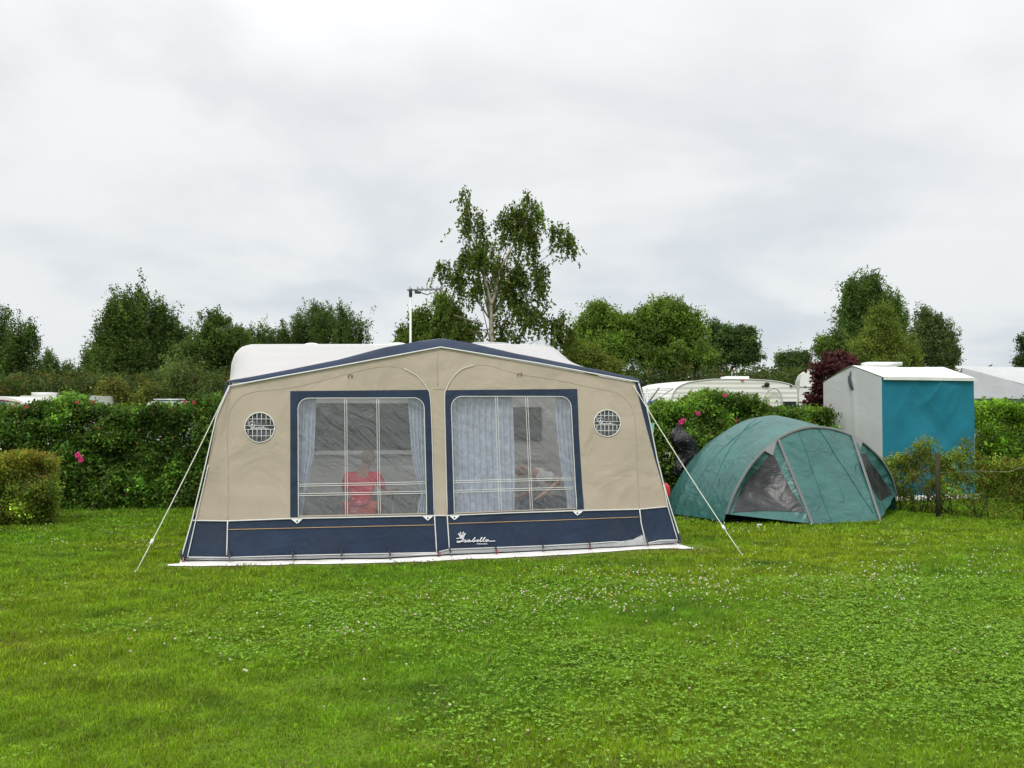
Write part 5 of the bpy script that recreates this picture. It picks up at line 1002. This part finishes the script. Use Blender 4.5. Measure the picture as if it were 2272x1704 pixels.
def grass_tint(X, Y, n):
    a = fbm(X, Y, 0.9, 1); b = fbm(X, Y, 2.6, 2); c = fbm(X, Y, 0.5, 5)
    g1 = np.array((0.140, 0.295, 0.014)); g2 = np.array((0.235, 0.325, 0.014)); g3 = np.array((0.085, 0.200, 0.020)); dry = np.array((0.27, 0.23, 0.08))
    w = np.clip(0.5 + 0.55 * a, 0, 1)[:, None]; T = g1 * (1 - w) + g2 * w; w = np.clip(0.9 * b - 0.25, 0, 1)[:, None]; T = T * (1 - w) + g3 * w
    dx = X - O.x; dy = Y - O.y; bb = dx * AWD.x + dy * AWD.y; aa = dx * AU.x + dy * AU.y
    worn = 1.4 * np.exp(-((bb - np.interp(aa, GSA, GSB) + 0.10) / 0.15) ** 2) * ((aa > -0.2) & (aa < AW + 0.2)) * np.clip(0.75 + 0.5 * b, 0, 1) + 0.55 * np.clip(-c - 0.45, 0, 1) + 0.6 * np.clip(b * -1 - 0.62, 0, 1)
    dead = rng.random(len(X)) < np.clip(worn * 0.85 + 0.04, 0, 0.9); T = np.where(dead[:, None], np.where((rng.random(len(X)) < 0.5)[:, None], dry, np.array((0.13, 0.10, 0.045))), T)
    T = T * np.exp(0.28 * fbm(X, Y, 9.0, 33) + 0.22 * fbm(X, Y, 22.0, 34))[:, None]
    return T * 0.96 * rng.lognormal(0, 0.23, (len(X), 1)) * (1 + rng.normal(0, 0.05, (len(X), 3))), worn
Vs = []; Ts = []
for (y0, y1, dens, hgt, wd) in ((2.3, 4.0, 17500, 0.021, 0.0042), (4.0, 6.0, 12500, 0.024, 0.0052), (6.0, 9.0, 7500, 0.029, 0.007), (9.0, 13.0, 4000, 0.033, 0.0105), (13.0, 19.5, 1900, 0.040, 0.017)):
    X, Y = field(y0, y1, dens, 0); k = ~inside_awning(X, Y); X, Y = X[k], Y[k]
    T, worn = grass_tint(X, Y, len(X)); k = rng.random(len(X)) > worn * 0.75; X, Y, T, worn = X[k], Y[k], T[k], worn[k]; n = len(X)
    tuft = np.clip(0.85 + 0.5 * fbm(X, Y, 5.0, 9) + 0.35 * fbm(X, Y, 17.0, 19), 0.35, 1.9)
    h = hgt * rng.lognormal(0, 0.28, n) * tuft * (1 - 0.6 * np.clip(worn, 0, 1)); az = rng.uniform(0, 2 * np.pi, n); lean = rng.normal(0, 0.55, n) * h + 0.25 * h; la = rng.uniform(0, 2 * np.pi, n)
    s_ = np.stack([np.cos(az), np.sin(az), np.zeros(n)], 1) * (wd * rng.uniform(0.6, 1.3, n))[:, None] / 2; ld = np.stack([np.cos(la), np.sin(la), np.zeros(n)], 1); P0 = np.stack([X, Y, np.zeros(n)], 1)
    mid = P0 + ld * (lean * 0.35)[:, None] + np.stack([np.zeros(n), np.zeros(n), h * 0.6], 1); tip = P0 + ld * (lean * 1.1)[:, None] + np.stack([np.zeros(n), np.zeros(n), h * (1 - 0.15 * np.abs(lean / np.maximum(h, 1e-4)))], 1)
    V = np.stack([P0 - s_, P0 + s_, mid + s_ * 0.75, mid - s_ * 0.75, tip], 1).reshape(-1, 3); Vs.append(V); Ts.append(T)
lawn = np_mesh('grass', np.concatenate(Vs), 5, [(0, 1, 2, 3), (3, 2, 4)], np.concatenate(Ts), grassm, None, (0, 8, 0)); tag(lawn, 'short green lawn grass covering the whole pitch', 'grass', kind='stuff')
# clover leaflets
X, Y = field(2.4, 10.0, 1500, 0); m_ = fbm(X, Y, 1.1, 21) + 0.35 * np.clip(X / 2.5, -1, 1); k = (m_ > rng.uniform(-0.3, 0.9, len(X))) & ~inside_awning(X, Y); X, Y = X[k], Y[k]; n = len(X)
X = np.repeat(X, 3); Y = np.repeat(Y, 3); ang = np.repeat(rng.uniform(0, 6.28, n), 3) + np.tile([0, 2.09, 4.19], n); zz_ = np.repeat(rng.uniform(0.018, 0.045, n), 3); s_ = np.repeat(rng.uniform(0.006, 0.011, n), 3) * (1 + Y / 14)
d = np.stack([np.cos(ang), np.sin(ang), rng.normal(0.1, 0.25, 3 * n)], 1); sd2 = np.stack([-np.sin(ang), np.cos(ang), rng.normal(0, 0.2, 3 * n)], 1); P0 = np.stack([X, Y, zz_], 1)
V = np.stack([P0, P0 + (d * 0.7 + sd2 * 0.62) * s_[:, None], P0 + d * 1.25 * s_[:, None], P0 + (d * 0.7 - sd2 * 0.62) * s_[:, None]], 1).reshape(-1, 3)
cl_ = np_mesh('clover_leaves', V, 4, LF, tints(3 * n, (0.185, 0.345, 0.024), 0.25), grassm, None, (0, 6, 0)); tag(cl_, 'patches of clover leaves among the lawn grass', 'clover', kind='stuff')
# white clover heads and daisies
pos = []
def scatter(px0, px1, py0, py1, n, cl=0.5, seed=0):
    k = 0; c_ = [(rng.uniform(px0, px1), rng.uniform(py0, py1)) for _ in range(max(3, n // 9))]
    while k < n:
        if rng.random() < cl: cx_, cy_ = c_[rng.integers(len(c_))]; x = cx_ + rng.normal() * 28; y = cy_ + rng.normal() * 7
        else: x = rng.uniform(px0, px1); y = rng.uniform(py0, py1)
        y = max(y, 1120); p = G(x, y)
        if not inside_awning(np.array([p.x]), np.array([p.y]))[0]: pos.append((p.x, p.y)); 
        k += 1
scatter(1130, 2050, 1262, 1345, 560, 0.6); scatter(600, 1150, 1290, 1420, 110, 0.6); scatter(1050, 1500, 1330, 1400, 70, 0.6); scatter(1900, 2272, 1190, 1300, 150, 0.5); scatter(1560, 2272, 1150, 1260, 110, 0.3); scatter(0, 380, 1150, 1230, 110, 0.5); scatter(0, 600, 1230, 1500, 50, 0.3); scatter(1500, 2272, 1340, 1480, 70, 0.4); scatter(500, 1900, 1450, 1690, 22, 0.0); scatter(1480, 1600, 1150, 1165, 20, 0.5)
pos = np.array(pos); n = len(pos); nv = 8
base_v = []; 
bb2 = MB(); bb2.ball((0, 0, 0), 1, 1, 0.8, 6, 4); BV = np.array([list(v) for v in bb2.V]); BF = bb2.F
r_ = rng.uniform(0.004, 0.0082, n) * (1 + pos[:, 1] / 45); V = (np.stack([pos[:, 0], pos[:, 1], rng.uniform(0.04, 0.065, n)], 1)[:, None, :] + BV[None] * r_[:, None, None]).reshape(-1, 3)
T = np.where((rng.random(n) < 0.35)[:, None], np.array((0.66, 0.52, 0.46)), np.array((0.78, 0.77, 0.68))) * rng.uniform(0.75, 1.05, (n, 1)); T[:14] = (0.8, 0.5, 0.02)
fo = np_mesh('clover_flowers', V, len(BV), BF, T, petal, None, (0, 8, 0)); tag(fo, 'small white clover flowers and daisies scattered in the lawn', 'flowers', kind='stuff')
